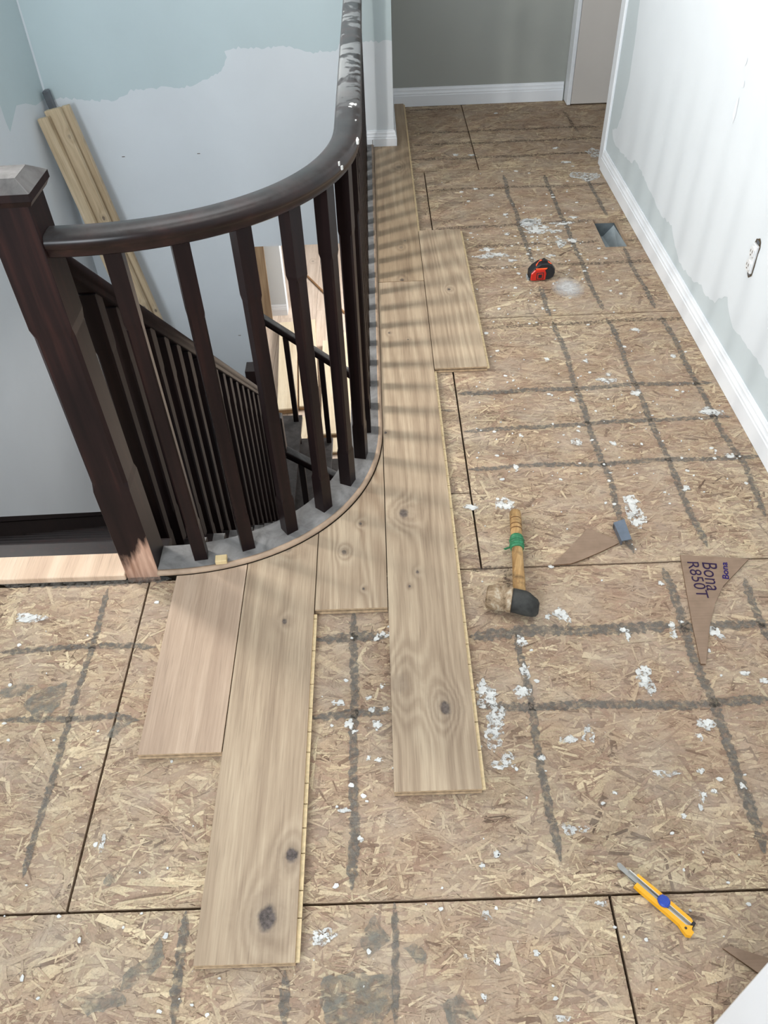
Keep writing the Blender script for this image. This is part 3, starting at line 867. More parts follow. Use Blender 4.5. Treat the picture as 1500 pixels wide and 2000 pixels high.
def plank(poly, mat, label, tongue=None, lip=(), lift=0.0):
    """poly in world metres; lip = edges (i) whose lower ply is set back by the groove"""
    ox, oy = min(p[0] for p in poly), min(p[1] for p in poly)
    P = [(p[0] - ox, p[1] - oy) for p in poly]
    root = None
    gx = 0.0012
    n = len(P); cxm = sum(p[0] for p in P) / n; cym = sum(p[1] for p in P) / n

    def inset(d, edges):
        ar = sum(P[i][0] * P[(i + 1) % n][1] - P[(i + 1) % n][0] * P[i][1] for i in range(n))
        sg = 1 if ar > 0 else -1
        out = []
        for i in range(n):
            p = Vector(P[i]); a = Vector(P[i - 1]); b = Vector(P[(i + 1) % n])
            e1 = (p - a).normalized(); e2 = (b - p).normalized()
            n1 = Vector((-e1.y, e1.x)) * sg; n2 = Vector((-e2.y, e2.x)) * sg
            d1 = d if (i - 1) % n in edges else gx; d2 = d if i in edges else gx
            det = n1.x * n2.y - n1.y * n2.x
            if abs(det) < 0.05: q = p + n2 * d2
            else:
                r1, r2 = n1.dot(p) + d1, n2.dot(p) + d2
                q = Vector(((r1 * n2.y - r2 * n1.y) / det, (n1.x * r2 - n2.x * r1) / det))
            out.append((q.x, q.y))
        return out
    mb = MB()
    top = inset(gx * 0.3, ()); 
    mb.prism(inset(gx, lip), T - 0.0055, T - 0.0006, 0, 1)
    # eased top arris
    a = inset(gx, ()); b = [((q[0] - cxm) * (1 - 0.0012) + cxm, q[1]) for q in a]
    mb.prism(b, T - 0.0006, T, 0, 1, bottom=False)
    mb.prism(inset(0.008, lip), 0.0085, T - 0.0055, 1, 2)
    mb.prism(inset(0.0012, lip), 0.0006, 0.0085, 1, 1)
    o = mb.build('floor_plank', [mat, MAT['ply_edge'], MAT['joist']], None, (ox, oy, 0.0022 + lift))
    tag(o, label, 'plank', None)
    if tongue:
        x, y0, y1 = tongue
        tb = MB(); y = y0 - oy + .004
        while y < y1 - oy - 0.004:
            L = min(random.uniform(.045, .10), y1 - oy - .004 - y)
            tb.box(x - ox - .002, x - ox + .0068, y, y + L - .0022, 0.0075, 0.0135)
            y += L
        t = tb.build('tongue', MAT['tongue'], o); t['label'] = 'pale birch tongue along the edge'
    return o


def curve_cut(x0, x1):
    """points of the nosing's outer edge between two x, from x1 back to x0"""
    c = [p for p in curve(-0.005, 90, None) if x0 < p[0] < x1]

    def yat(x):
        R = 0.605 + 0.005; t = min(1, max(0, (x - CX) / R)); return CY - R * (1 - t ** 2.2) ** (1 / 2.2)
    return [(x1, yat(x1))] + c[::-1] + [(x0, yat(x0))]


L_, M_, D_ = OAKP['light'], OAKP['mid'], OAKP['dark']


def rel(px, poly):
    p = G(px, T + .0022); return p[0] - min(q[0] for q in poly), p[1] - min(q[1] for q in poly)


p1 = [(xb(0), 0.927), (xb(1), 0.927)] + curve_cut(xb(0), xb(1))
plank(p1, plank_mat('plank_oak_a', (0.3, 0.2, 0), srgb(194, 172, 152), srgb(178, 155, 134), srgb(154, 131, 112), (), 30),
      'short pinkish oak plank beside the newel post, leftmost of those laid', None, lip=(0,))
p2 = [(xb(1), 0.498), (xb(2), 0.498)] + curve_cut(xb(1), xb(2))
k2 = [(*rel((522, 1792), p2), 0.017, 1.0), (*rel((570, 1670), p2), 0.011, 1.0), (*rel((556, 1214), p2), 0.006, 0.9), (*rel((563, 1072), p2), 0.010, 0.5)]
plank(p2, plank_mat('plank_oak_b', (1.9, 0.55, 0), L_, M_, D_, k2, 50),
      'long oak plank reaching nearest the camera, with two dark knots at its end', (xb(2), 0.498, 1.317), lip=(0,))
p3 = [(xb(2), 1.320), (xb(3), 1.320)] + curve_cut(xb(2), xb(3))
k3 = [(*rel((672, 1078), p3), 0.006, 0.8), (*rel((710, 1150), p3), 0.003, 1.0), (*rel((704, 1023), p3), 0.004, 0.9)]
plank(p3, plank_mat('plank_oak_c', (4.2, 2.3, 0), L_, M_, srgb(138, 116, 95), k3, 90, 1.3),
      'short oak plank with arched grain filling the bend of the railing', None, lip=(0,))
p4 = [(xb(3), 0.820), (xb(4), 0.820), (xb(4), 3.024), (xb(3), 3.024)]
k4 = [(*rel((788, 1003), p4), 0.013, 0.9), (*rel((870, 1382), p4), 0.012, 0.9), (*rel((800, 1145), p4), 0.003, 1.0), (*rel((815, 1117), p4), 0.004, 0.9), (*rel((780, 1335), p4), 0.02, 0.22), (*rel((753, 845), p4), 0.004, 1.0), (*rel((760, 650), p4), 0.004, .9), (*rel((797, 663), p4), 0.003, .9)]
plank(p4, plank_mat('plank_oak_d', (2.7, 3.4, 0), L_, M_, D_, k4, 62, 1.1),
      'longest oak plank running along the railing, centre of the picture', (xb(4), 0.820, 2.385), lip=(0,))
p5 = [(xb(3), 3.026), (xb(4), 3.026), (xb(4), YH - .012), (0.116, YH - .012), (0.116, YB - .02), (xb(3), YB - .02)]
k5 = [(*rel((785, 547), p5), 0.009, 0.8), (*rel((783, 483), p5), 0.008, 0.5), (*rel((791, 470), p5), 0.003, .9), (*rel((778, 326), p5), 0.014, .4)]
plank(p5, plank_mat('plank_oak_e', (5.5, 1.2, 0), srgb(184, 163, 137), srgb(162, 141, 116), srgb(134, 113, 92), k5, 46),
      'oak plank notched around the white wall end at the far end of the railing', (xb(4), 3.49, YH - .012))
p6 = [(xb(4), 2.389), (xb(5), 2.389), (xb(5), 3.488), (xb(4), 3.488)]
k6 = [(*rel((877, 565), p6), 0.006, 1.0)]
plank(p6, plank_mat('plank_oak_f', (7.3, 0.9, 0), L_, M_, D_, k6, 78, 1.2),
      'short oak plank on the hall side, its four edges exposed, one small knot', (xb(5), 2.389, 3.486), lip=(0,))

# ------------------------------------------------------------------ landing balustrade
bal = empty('balustrade', (-0.626, 1.527, 0))
tag(bal, 'dark curved landing balustrade with square newel post and dusty handrail', 'railing')
BO = Vector(bal.location)


def local(o):          # parts are modelled in world metres, then hung on the root
    o.parent = bal; o.matrix_parent_inverse = Matrix.Translation(-BO); return o


ns = MB()
outer_c = curve(0.008, 40, YB - .002); inner_c = curve(0.098, 40, YB - .002)
# slab strip
k = len(outer_c); vs = []
for (a, b) in zip(outer_c, inner_c): vs += [(*a, 0.018), (*b, 0.018), (*b, 0.032), (*a, 0.032)]
fs = []
for i in range(k - 1):
    for j in range(4):
        fs.append((4 * i + j, 4 * i + (j + 1) % 4, 4 * i + 4 + (j + 1) % 4, 4 * i + 4 + j))
fs += [(0, 1, 2, 3), (4 * k - 4, 4 * k - 1, 4 * k - 2, 4 * k - 3)]
local(ns.add(vs, fs).build('landing_nosing', MAT['dark_dusty']))
ne = MB().sweep([(p[0], p[1], 0.0175) for p in curve(0.009, 40, YB - .002)], [(0, 0), (0.009, 0.0), (0.0125, 0.005), (0.0115, 0.011), (0.006, 0.0150), (0, 0.0152)])
o = local(ne.build('nosing_edge', MAT['raw_edge'])); o['label'] = 'sanded bare rounded edge'
fa = MB().sweep([(p[0], p[1], -0.34) for p in curve(0.078, 40, YB - .002)], [(0, 0), (0.018, 0), (0.018, 0.357), (0, 0.357)], smooth=False)
local(fa.build('fascia', MAT['dark_plain']))


LEAN = 0.0145                           # the newel end of the railing stands slightly out of plumb


def lean(x):
    return LEAN * min(1.0, max(0.0, (-0.08 - x) / 0.55))


# newel: square - chamfered - square, hipped cap
NX, NY, NH = -0.671, 1.516, 0.0445


def oct_ring(cx, cy, h, c, z, ang=0):
    pts = [(-h + c, -h), (h - c, -h), (h, -h + c), (h, h - c), (h - c, h), (-h + c, h), (-h, h - c), (-h, -h + c)]
    ca, sa = math.cos(ang), math.sin(ang)
    return [(cx + x * ca - y * sa, cy + x * sa + y * ca, z) for x, y in pts]


nw = MB().loft([oct_ring(0, 0, NH, .001, -0.05), oct_ring(0, 0, NH, .001, 0.315), oct_ring(0, 0, NH - .0012, .008, 0.337), oct_ring(0, 0, NH - .0012, .008, 0.743), oct_ring(0, 0, NH, .001, 0.765), oct_ring(0, 0, NH, .001, 1.032)])
nwo = nw.build('newel_post', MAT['newel']); nwo.parent = bal; nwo.location = Vector((NX, NY, 0)) - BO; nwo.rotation_euler = (0, -LEAN, 0)
cp = MB()
cp.loft([oct_ring(0, 0, .052, .001, 1.022), oct_ring(0, 0, .058, .001, 1.032), oct_ring(0, 0, .060, .002, 1.034), oct_ring(0, 0, .060, .002, 1.048), oct_ring(0, 0, .0335, .001, 1.067), oct_ring(0, 0, .033, .001, 1.0675)])
cpo = cp.build('newel_cap', MAT['dark_dusty'], nwo); cpo['label'] = 'hipped dusty cap'

HR = [(-.023, 0), (.023, 0), (.027, .004), (.0275, .020), (.031, .025), (.0335, .032), (.0335, .044), (.030, .053), (.022, .0585), (0, .061), (-.022, .0585), (-.030, .053), (-.0335, .044), (-.0335, .032), (-.031, .025), (-.0275, .020), (-.027, .004)]
pathc = [(-0.6265, 1.510)] + curve(0.050, 56, 4.555)
pathc = [p for i, p in enumerate(pathc) if i == 0 or math.dist(p, pathc[i - 1]) > 1e-4]
hr = MB().sweep([(p[0] - 0.912 * lean(p[0]), p[1], 0.912) for p in pathc], [(u, v * 0.76) for u, v in HR])
o = local(hr.build('handrail', MAT['rail'])); smooth_angle(o, 50)
# square balusters
seg = [math.dist(pathc[i], pathc[i + 1]) for i in range(len(pathc) - 1)]


def at_s(s):
    for i, L in enumerate(seg):
        if s <= L:
            a, b = Vector(pathc[i]), Vector(pathc[i + 1]); return a + (b - a) * s / L, math.atan2(b.y - a.y, b.x - a.x)
        s -= L
    a, b = Vector(pathc[-2]), Vector(pathc[-1]); return b, math.atan2(b.y - a.y, b.x - a.x)


h = 0.0178
bm_ = MB().loft([oct_ring(0, 0, h, .0008, 0.030), oct_ring(0, 0, h, .0008, 0.150), oct_ring(0, 0, h - .0008, .0045, 0.163), oct_ring(0, 0, h - .0008, .0045, 0.74), oct_ring(0, 0, h, .0008, 0.753), oct_ring(0, 0, h, .0008, 0.914)])
bproto = bm_.build('baluster', MAT['dark'])
s_ = 0.112; first = True; tot = sum(seg)
while s_ < tot - 0.05:
    p, a = at_s(s_)
    b = bproto if first else bproto.copy()
    if not first: COL.objects.link(b)
    first = False
    b.parent = bal; b.location = Vector((p.x, p.y, 0)) - BO; b.rotation_euler = (Matrix.Rotation(-lean(p.x), 3, 'Y') @ Matrix.Rotation(a, 3, 'Z')).to_euler()
    s_ += 0.1265
# dabs of drywall compound on the rail
for (px, py, r) in ((698, 274, .0042), (690, 205, .0085), (684, 210, .004), (695, 236, .002), (662, 318, .002), (668, 326, .002)):
    c = G((px, py), .956); pts = blob(c, r, r * (2.4 if py == 274 else 1.1), 0, 0, .45, 14); dm = MB().prism(pts, .950, .9585)
    local(dm.build('compound_dab', MAT['plaster']))

# ------------------------------------------------------------------ stairs, first flight
st = empty('staircase', (-1.17, 1.61, 0))
tag(st, 'dark stained staircase going down from the landing to a lower floor', 'staircase')


def sp(mb, name, mat, lab=None):
    o = mb.build(name, mat); o.parent = st; o.matrix_parent_inverse = Matrix.Translation(-Vector(st.location))
    if lab: o['label'] = lab
    return o


X0s, X1s = XL + .022, -0.585
sp(MB().bevbox(XL + .001, NX - NH - .0005, 1.463, 1.548, 0.002, 0.022, 0.002), 'landing_board', plank_mat('bare_oak_board', (0.5, 6.1, 0), srgb(222, 196, 172), srgb(210, 182, 156), srgb(186, 156, 132), (), 26), 'bare new oak strip')
nzp = [(0, 0), (.055, 0), (.064, .004), (.068, .012), (.064, .020), (.055, .024), (0, .024)]


def nosed(mb, y, z, x0, x1, depth, th=.026):
    """tread with a round front edge at y, top at z, running back towards -y"""
    prof = [(y - depth, z), (y - depth, z - th)] + [(y - .013 + .013 * math.sin(a), z - th / 2 - .013 * math.cos(a)) for a in [i * math.pi / 6 for i in range(7)]]
    vs = [(x0, p[0], p[1]) for p in prof] + [(x1, p[0], p[1]) for p in prof]; n = len(prof)
    mb.add(vs, [tuple(range(n))[::-1], tuple(range(n, 2 * n))] + [(i, (i + 1) % n, n + (i + 1) % n, n + i) for i in range(n)])
    return mb


sp(nosed(MB(), Y0, 0.018, XL + .001, -0.618, 0.060), 'landing_edge', MAT['dark_gloss'])
for k in range(1, 9):
    sp(nosed(MB(), Y0 + RUN * k, -RISE * k, X0s, -.6255, RUN + .028), 'tread', MAT['dark_gloss'])
    sp(nosed(MB(), Y0 + RUN * k, -RISE * k, -.625, X1s, RUN + .028), 'tread_end', MAT['dark_dusty'])
for k in range(0, 9):
    y = Y0 + RUN * k - .028
    sp(MB().box(X0s, -0.62, y - .018, y, -RISE * (k + 1) + .0005, -RISE * k - .0265 + (.018 if k == 0 else 0)), 'riser', MAT['dark_plain'])
YLD = Y0 + RUN * 9
sp(MB().box(XL + .001, X1s, YLD - RUN - .02, YB - .001, ZL - .03, ZL), 'landing', MAT['dark_lower'])
# skirt board with moulded cap on the side wall
sl = RISE / RUN


def slope_board(x0, x1, ya, yb, lo, hi):
    za, zb = -(ya - Y0) * sl, -(yb - Y0) * sl
    return MB().add([(x0, ya, za + lo), (x1, ya, za + lo), (x1, yb, zb + lo), (x0, yb, zb + lo), (x0, ya, za + hi), (x1, ya, za + hi), (x1, yb, zb + hi), (x0, yb, zb + hi)],
                    [(0, 3, 2, 1), (4, 5, 6, 7), (0, 1, 5, 4), (1, 2, 6, 5), (2, 3, 7, 6), (3, 0, 4, 7)])


sp(slope_board(XL + .001, XL + .020, Y0 + .06, YLD - .03, -.22, .075), 'skirt_board', MAT['dark_plain'])
sp(slope_board(XL + .001, XL + .026, Y0 + .06, YLD - .03, .076, .105), 'skirt_cap', MAT['dark_plain'])
sp(slope_board(-0.618, -0.594, Y0 - .01, YLD - .01, -.33, -.055), 'stringer', MAT['dark_plain'])
# second flight, turning right
X2 = -0.60
for k in range(1, 6):
    x = X2 + .215 * k; z = ZL - k * (ZL - ZG) / 5
    if k < 5:
        sp(MB().bevbox(x - .215 - .026, x, YLD + .02, YB - .01, z - .026, z, .006), 'tread', MAT['dark_lower'])
    zt = ZL - (k - 1) * (ZL - ZG) / 5
    sp(MB().box(x - .215 - .030 - .016, x - .215 - .030, YLD + .03, YB - .012, z + .0005, zt - .027), 'riser', MAT['dark_plain'])

# rail of the first flight
r1 = empty('stair_railing', (-0.671, YLD + .02, ZL))
tag(r1, 'dark sloping railing of thin balusters down the stair, behind the curved balustrade', 'railing')


def rp(root, mb, name, mat):
    o = mb.build(name, mat); o.parent = root; o.matrix_parent_inverse = Matrix.Translation(-Vector(root.location)); return o


ya, yb = 1.562, YLD - .03
RS = (-.681 - .874) / (3.348 - 1.573)


def zr(y): return .884 + RS * (y - 1.573)


HR2 = [(u * .95, v - .055) for u, v in HR]
rp(r1, MB().sweep([(NX, ya, zr(ya)), (NX, yb, zr(yb))], HR2), 'handrail', MAT['dark_dusty'])
bp = None
y = 1.70
j = 0
while y < yb - .05:
    k = max(1, math.ceil((y - Y0) / RUN)); zb_ = -RISE * k
    hgt = zr(y) - .045 - zb_
    b = MB().loft([oct_ring(0, 0, .0205, .001, 0), oct_ring(0, 0, .0205, .001, .13), oct_ring(0, 0, .0197, .0045, .145), oct_ring(0, 0, .0197, .0045, hgt - .16), oct_ring(0, 0, .0205, .001, hgt - .145), oct_ring(0, 0, .0205, .001, hgt)])
    o = rp(r1, b, 'baluster', MAT['dark_plain']); o.matrix_parent_inverse = Matrix.Identity(4)
    o.location = Vector((NX, y, zb_)) - Vector(r1.location)
    y += RUN / 2
n2 = MB().loft([oct_ring(NX, YLD + .02, NH, .001, ZL), oct_ring(NX, YLD + .02, NH, .001, ZL + .33), oct_ring(NX, YLD + .02, NH - .003, .014, ZL + .36), oct_ring(NX, YLD + .02, NH - .003, .014, ZL + .74), oct_ring(NX, YLD + .02, NH, .001, ZL + .77), oct_ring(NX, YLD + .02, NH, .001, ZL + 1.07)])
n2o = rp(r1, n2, 'newel_post', MAT['dark_plain'])
c2 = MB().loft([oct_ring(NX, YLD + .02, .06, .002, ZL + 1.06), oct_ring(NX, YLD + .02, .06, .002, ZL + 1.08), oct_ring(NX, YLD + .02, .034, .001, ZL + 1.10)])
o = c2.build('newel_cap', MAT['dark_plain']); o.parent = n2o; o.matrix_parent_inverse = Matrix.Translation(-Vector(r1.location)); 
# second-flight rails
r2 = empty('stair_railing', (-0.74, YB - .06, ZL))
tag(r2, 'far lower handrail on two thin balusters beneath the bottom edge of the wall', 'railing')
y2 = YB - .06
xs, zs = -0.742, -0.955
S2 = -0.83


def z2(x): return zs + S2 * (x - xs)


rp(r2, MB().sweep([(-0.744, y2, z2(-0.744)), (0.35, y2, z2(.35))], HR2), 'handrail', MAT['dark_dusty'])
for x in (-.622, -.41, -.2, .01, .2):
    kk = max(1, math.ceil((x - X2 - .001) / .215)) if x > X2 else 1
    zb_ = ZL - kk * (ZL - ZG) / 5
    hgt = z2(x) - .05 - zb_
    rp(r2, MB().loft([oct_ring(x, y2, .017, .002, zb_), oct_ring(x, y2, .017, .002, zb_ + hgt)]), 'baluster', MAT['dark_plain'])
r3 = empty('stair_railing', (-0.6, YLD + .02, ZL))
tag(r3, 'near lower handrail with an upright gooseneck, glimpsed deep in the stairwell', 'railing')
y3 = YLD + .02


def z3(x): return -1.315 - .76 * (x + .49)


rp(r3, MB().sweep([(-.60, y3, z3(-.60)), (.35, y3, z3(.35))], HR2), 'handrail', MAT['dark_dusty'])
rp(r3, MB().bevbox(-.624, -.566, y3 - .03, y3 + .03, z3(-.6) - .07, -1.02, .006), 'gooseneck', MAT['dark_dusty'])
for x in (-.50, -.395, -.29, -.18, -.07, .04, .15):
    kk = max(1, math.ceil((x - X2 - .001) / .215)); zb_ = ZL - kk * (ZL - ZG) / 5
    rp(r3, MB().loft([oct_ring(x, y3 + .035, .017, .002, zb_), oct_ring(x, y3 + .035, .017, .002, z3(x) - .04)]), 'baluster', MAT['dark_plain'])

# lumber leaning in the corner of the stairs
lum = [  # head px, lower px, distance, width, thickness, label
    ((102, 213), (200, 430), 4.40, .082, .032, 'wide knotty pale board leaning in the stairwell corner, middle of its bundle'),
    ((84, 230), (175, 430), 4.345, .056, .030, 'narrow pale board leaning in the stairwell corner, left of its bundle'),
    ((127, 206), (225, 430), 4.455, .042, .030, 'narrow pale board leaning in the stairwell corner, right of its bundle')]
PINE = lambda n, off, kn: plank_mat(n, off, srgb(216, 198, 170), srgb(200, 180, 150), srgb(172, 150, 120), kn, 40)
MAT['pine'] = [PINE('pine_a', (1, 2, 0), [(0.018, 1.55, .008, .8), (0.03, 1.98, .008, .4), (.02, 1.0, .01, .8), (.05, .7, .01, .7)]), PINE('pine_b', (3, 1, 0), []), PINE('pine_c', (5, 4, 0), [(.012, .95, .007, .8), (.01, .7, .008, .7)])]
for i, (p0, p1_, yy, w, th, lab) in enumerate(lum):
    hx, hz = GY(p0, yy); lx_, lz = GY(p1_, yy - .03)
    t = (ZL + .012 - hz) / (lz - hz)
    head = Vector((hx, yy, hz)); foot = Vector((hx + (lx_ - hx) * t, yy - .03 * t, ZL + .012))
    ax = (head - foot); Ln = ax.length; ax.normalize()
    nrm = Vector((0.0, -1, 0)); nrm = (nrm - ax * nrm.dot(ax)).normalized(); sd = ax.cross(nrm).normalized()
    mat4 = Matrix((sd, ax, nrm)).transposed().to_4x4(); mat4.translation = foot
    o = MB().bevbox(-w / 2, w / 2, 0, Ln, -th / 2, th / 2, .002).build('lumber_board', MAT['pine'][i])
    o.matrix_world = mat4
    tag(o, lab, 'board', 'boards leaning in the stairwell corner')
MAT['grey_metal'] = plain('grey_metal', (0.13, 0.14, 0.155), 0.4, 0.5, 0.1, 20, 0.3)
o = MB().bevbox(-.022, .022, -.015, .015, 0, 2.15, .006).build('metal_bar', MAT['grey_metal'])
ft = Vector((XL + .30, YB - .060, ZL + .012)); hd = Vector((XL + .030, YB - .045, 0.375)); ax = (hd - ft); Ln = ax.length
o.location = ft; o.rotation_euler = ax.to_track_quat('Z', 'Y').to_euler(); o.scale = (1, 1, Ln / 2.15)
tag(o, 'dark grey bar end poking up behind the leaning boards in the corner', 'bar')

# ------------------------------------------------------------------ lower room
lf = structure(MB().box(XL - .13, 2.6, 2.0, 11.0, ZG - .12, ZG - .016).build('floor', MAT['joist']))
pmats = [plank_mat('lower_oak_%d' % i, (i * 1.7, i * .9, 0), srgb(236, 221, 206), srgb(222, 205, 189), srgb(200, 180, 162), [(.1, .5 + .2 * i, .012, .35)], 36) for i in range(3)]
x = -1.83; i = 0
while x < 2.5:
    y = 2.0 + (i * .77) % 1.4 - 1.0
    while y < 11:
        yy0, yy1 = max(2.0, y), min(11, y + 2.1)
        if yy1 > yy0 + .05:
            MB().box(0, .186, 0, yy1 - yy0 - .0015, 0, .015).build('floor_plank', pmats[(i + int(y * 3)) % 3], lf, (x, yy0, ZG - .015))
        y += 2.1
    x += .1885; i += 1
structure(MB().box(XL - .13, 2.6, 11.0, 11.12, ZG, -.3).build('wall_lower', MAT['white_paint']))
structure(MB().box(2.6, 2.72, 2.0, 11.1, ZG, -.6).build('wall_lower_side', MAT['white_paint']))
structure(MB().box(XL - .13, 2.6, YB + .132, 11.0, ZC, ZC + .1).build('ceiling_lower', MAT['ceiling']))
stb = structure(MB().bevbox(-1.9, -1.0, 7.66, 7.78, ZG, ZC, .003).build('wall_stub', MAT['white_paint']))
baseboard('baseboard_lower', [(-1.9, 7.66, ZG), (-1.0, 7.66, ZG)], 1.25)
lp = MB().bevbox(-.095, .095, -.0075, .0075, 0, 1.9, .001)
o = lp.build('floor_plank', plank_mat('lean_oak', (2, 8, 0), srgb(176, 154, 126), srgb(154, 132, 106), srgb(126, 104, 82), [], 30))
o.location = (-1.238, 7.50, ZG + .002); o.rotation_euler = (math.radians(-4), 0, 0)
tag(o, 'brown oak plank leaning upright on a white wall of the lower room', 'plank')
cmat = plank_mat('cream_plank', (4, 4, 0), srgb(244, 232, 208), srgb(234, 220, 192), srgb(212, 193, 162), [(.12, .5, .007, .35)], 30)
MAT['stack_edge'] = plain('stack_edge', srgb(158, 128, 94), .7, .2, .2, 60)
loose = [  # x, y, length, rot deg, layers, what the stack is
    (-0.970, 5.90, 1.5, 3.6, 4, 'square-ended stack, left below the far lower rail'),
    (-0.782, 5.95, 1.5, 3.6, 3, 'stack right of the square-ended one'),
    (-0.885, 5.44, 0.40, -10, 2, 'short offcut pair before the square-ended stack'),
    (-0.565, 5.52, 1.5, 1.6, 4, 'tall right-hand stack on the lower floor'),
    (-0.565, 5.30, 0.19, 1.6, 2, 'low pair poking out before the right-hand stack'),
    (-0.375, 5.70, 1.5, 2, 2, 'low pair far right on the lower floor')]
ORD = ['topmost', 'second from the top', 'third from the top', 'lowest']
for (x, y, Ln, rz, nl, what) in loose:
    me_src = None
    for k in range(nl):
        j_ = random.uniform(-.004, .004)
        o = MB().bevbox(0, .178, 0, Ln, 0, .0150, .0008).build('floor_plank', [cmat if k == nl - 1 else MAT['stack_edge']], None, (x + j_, y + j_, ZG + .002 + .0153 * k), (0, 0, math.radians(rz + j_ * 60)))
        tag(o, 'cream plank, %s of the %s' % (ORD[nl - 1 - k] if k or nl == 1 else 'lowest', what), 'plank', 'loose planks on the lower floor')
a, b = Vector(G((600, 540), ZG)), Vector(G((674, 613), ZG)); d = b - a
o = MB().bevbox(0, d.length, -.012, .012, 0, .012, .003).build('wood_strip', plain('walnut_strip', srgb(150, 112, 74), .5), None, (a.x, a.y, ZG + .001), (0, 0, math.atan2(d.y, d.x)))
tag(o, 'thin brown wood strip lying slantwise on the pale lower floor', 'trim strip')

# ------------------------------------------------------------------ floor register duct
MAT['galv'] = plain('galvanised_steel', (0.52, 0.58, 0.61), 0.38, 0.6, 0.12, 14, 0.55)
du = empty('duct_boot', ((HX0 + HX1) / 2, (HY0 + HY1) / 2, -0.2))
tag(du, 'open galvanised duct boot sunk in the subfloor beside the right wall', 'duct')
dq = MB(); a0, a1, b0, b1 = HX0 - .001, HX1 + .001, HY0 - .001, HY1 + .001
vsd = [(a0, b0, -.004), (a1, b0, -.004), (a1, b1, -.004), (a0, b1, -.004), (a0, b0, -.11), (a1, b0, -.11), (a1, b1, -.27), (a0, b1, -.27)]
vsd += [((a0 + a1) / 2 + .02, b0 + .14, -.175)]
dq.add(vsd[:8], [(0, 1, 5, 4), (1, 2, 6, 5), (2, 3, 7, 6), (3, 0, 4, 7)])
o = dq.build('sleeve', plain('shaded_galvanised_steel', (0.13, 0.15, 0.16), 0.5, 0.4, 0.2, 25, 0.4), recalc=False); o.parent = du; o.matrix_parent_inverse = Matrix.Translation(-Vector(du.location))  # shade inside the duct put into a darker copy of the steel
dq = MB().add([(a0, b0, -.075), (a0 + .078, b0, -.078), (a0 + .060, b1, -.082), (a0, b1, -.078), (a1 - .001, b0, -.012), (a1 - .001, b1, -.030)], [(0, 1, 2, 3), (1, 4, 5, 2)])
o = dq.build('sloped_bottom', MAT['galv']); o.parent = du; o.matrix_parent_inverse = Matrix.Translation(-Vector(du.location))

# ------------------------------------------------------------------ wall socket without its plate
so = empty('wall_socket', (XW, SOY, SOZ))
tag(so, 'white wall socket without cover plate in a ragged hole, right wall', 'socket')
hm = MB()
hp = [(-.016, .058), (-.004, .066), (.006, .060), (.018, .055), (.022, .040), (.020, .015), (.023, -.01), (.019, -.04), (.012, -.056), (-.002, -.064), (-.012, -.056), (-.021, -.048), (-.022, -.02), (-.019, .02), (-.022, .042)]
hm.add([(-.0012, p[0], p[1]) for p in hp], [tuple(range(len(hp)))])
hm.build('ragged_hole', MAT['joist'], so)
MAT['plastic_white'] = plain('white_plastic', (0.75, 0.76, 0.77), 0.35, 0.5, 0.02, 10, bump=0)
sb = MB()
for zc in (.0215, -.0215):
    rr = []
    for xx, sc in ((.0, 1.0), (-.012, 1.0), (-.014, .92)):
        rr.append([(xx, max(-.0145, min(.0145, .0175 * math.cos(t))) * sc, zc + .0185 * math.sin(t) * sc) for t in [2 * math.pi * q / 20 for q in range(20)]])
    sb.loft(rr)
sb.bevbox(-.009, 0, -.0165, .0165, -.045, .045, .002)
sb.build('receptacle', MAT['plastic_white'], so)
for zc in (.0215, -.0215):
    for b in ((-.0075, -.0055, zc - .002, zc + .007), (.0055, .0075, zc - .002, zc + .006), (-.002, .002, zc - .011, zc - .007)):
        MB().box(-.0148, -.0136, *b).build('slot', MAT['joist'], so)
for a, b in ((.046, .056), (-.056, -.046)):
    MB().bevbox(-.003, 0, -.010, .010, a, b, .001).build('mounting_ear', MAT['grey_metal'], so)

# ------------------------------------------------------------------ mallet
hA, hB = Vector(G((1006, 1000), .02)), Vector(G((1012, 1178), .028))
hd0, hd1 = Vector(G((944, 1198), .034)), Vector(G((1050, 1214), .034))
ml = empty('mallet', (hB.x, hB.y, 0.002), (0, 0, math.atan2(hd1.y - hd0.y, hd1.x - hd0.x)))
tag(ml, 'worn mallet lying on the subfloor with wooden handle and green tape', 'mallet')
HL = (hd1 - hd0).length
mi_ = Matrix.Rotation(-ml.rotation_euler.z, 2)
la = mi_ @ (hA - hB); l0 = (mi_ @ (hd0 - hB)); l1 = (mi_ @ (hd1 - hB))
def mallet_wood():
    m = N('worn_handle_wood', 0.6, 0.3); o_ = m.obj()
    f = m.noise(m.mapped(o_, (60, 6, 60)), 1.0, 4, .65); f2 = m.noise(o_, 22, 4, .7)
    c = m.ramp(f, [(.3, srgb(140, 104, 62)), (.7, srgb(206, 170, 118))])
    m.color(m.mix(m.ramp(f2, [(.52, 0.0), (.72, .8)]), c, srgb(74, 56, 38))); return m.m
MAT['handle'] = mallet_wood()
MAT['black_rubber'] = plain('black_rubber', (0.045, 0.045, 0.042), 0.7, 0.3, 0.5, 30, bump=.3)
def cap_mat():
    m = N('worn_white_rubber', 0.7, 0.25); o_ = m.obj()
    f = m.noise(o_, 34, 5, .7, .6)
    m.color(m.ramp(f, [(.34, srgb(96, 78, 58)), (.5, srgb(156, 134, 108)), (.66, srgb(196, 184, 164))])); m.bump(f, .4, .003); return m.m
MAT['white_rubber'] = cap_mat()
MAT['green_tape'] = plain('green_tape', srgb(46, 118, 80), 0.5, 0.4, 0.3, 90, bump=.4)


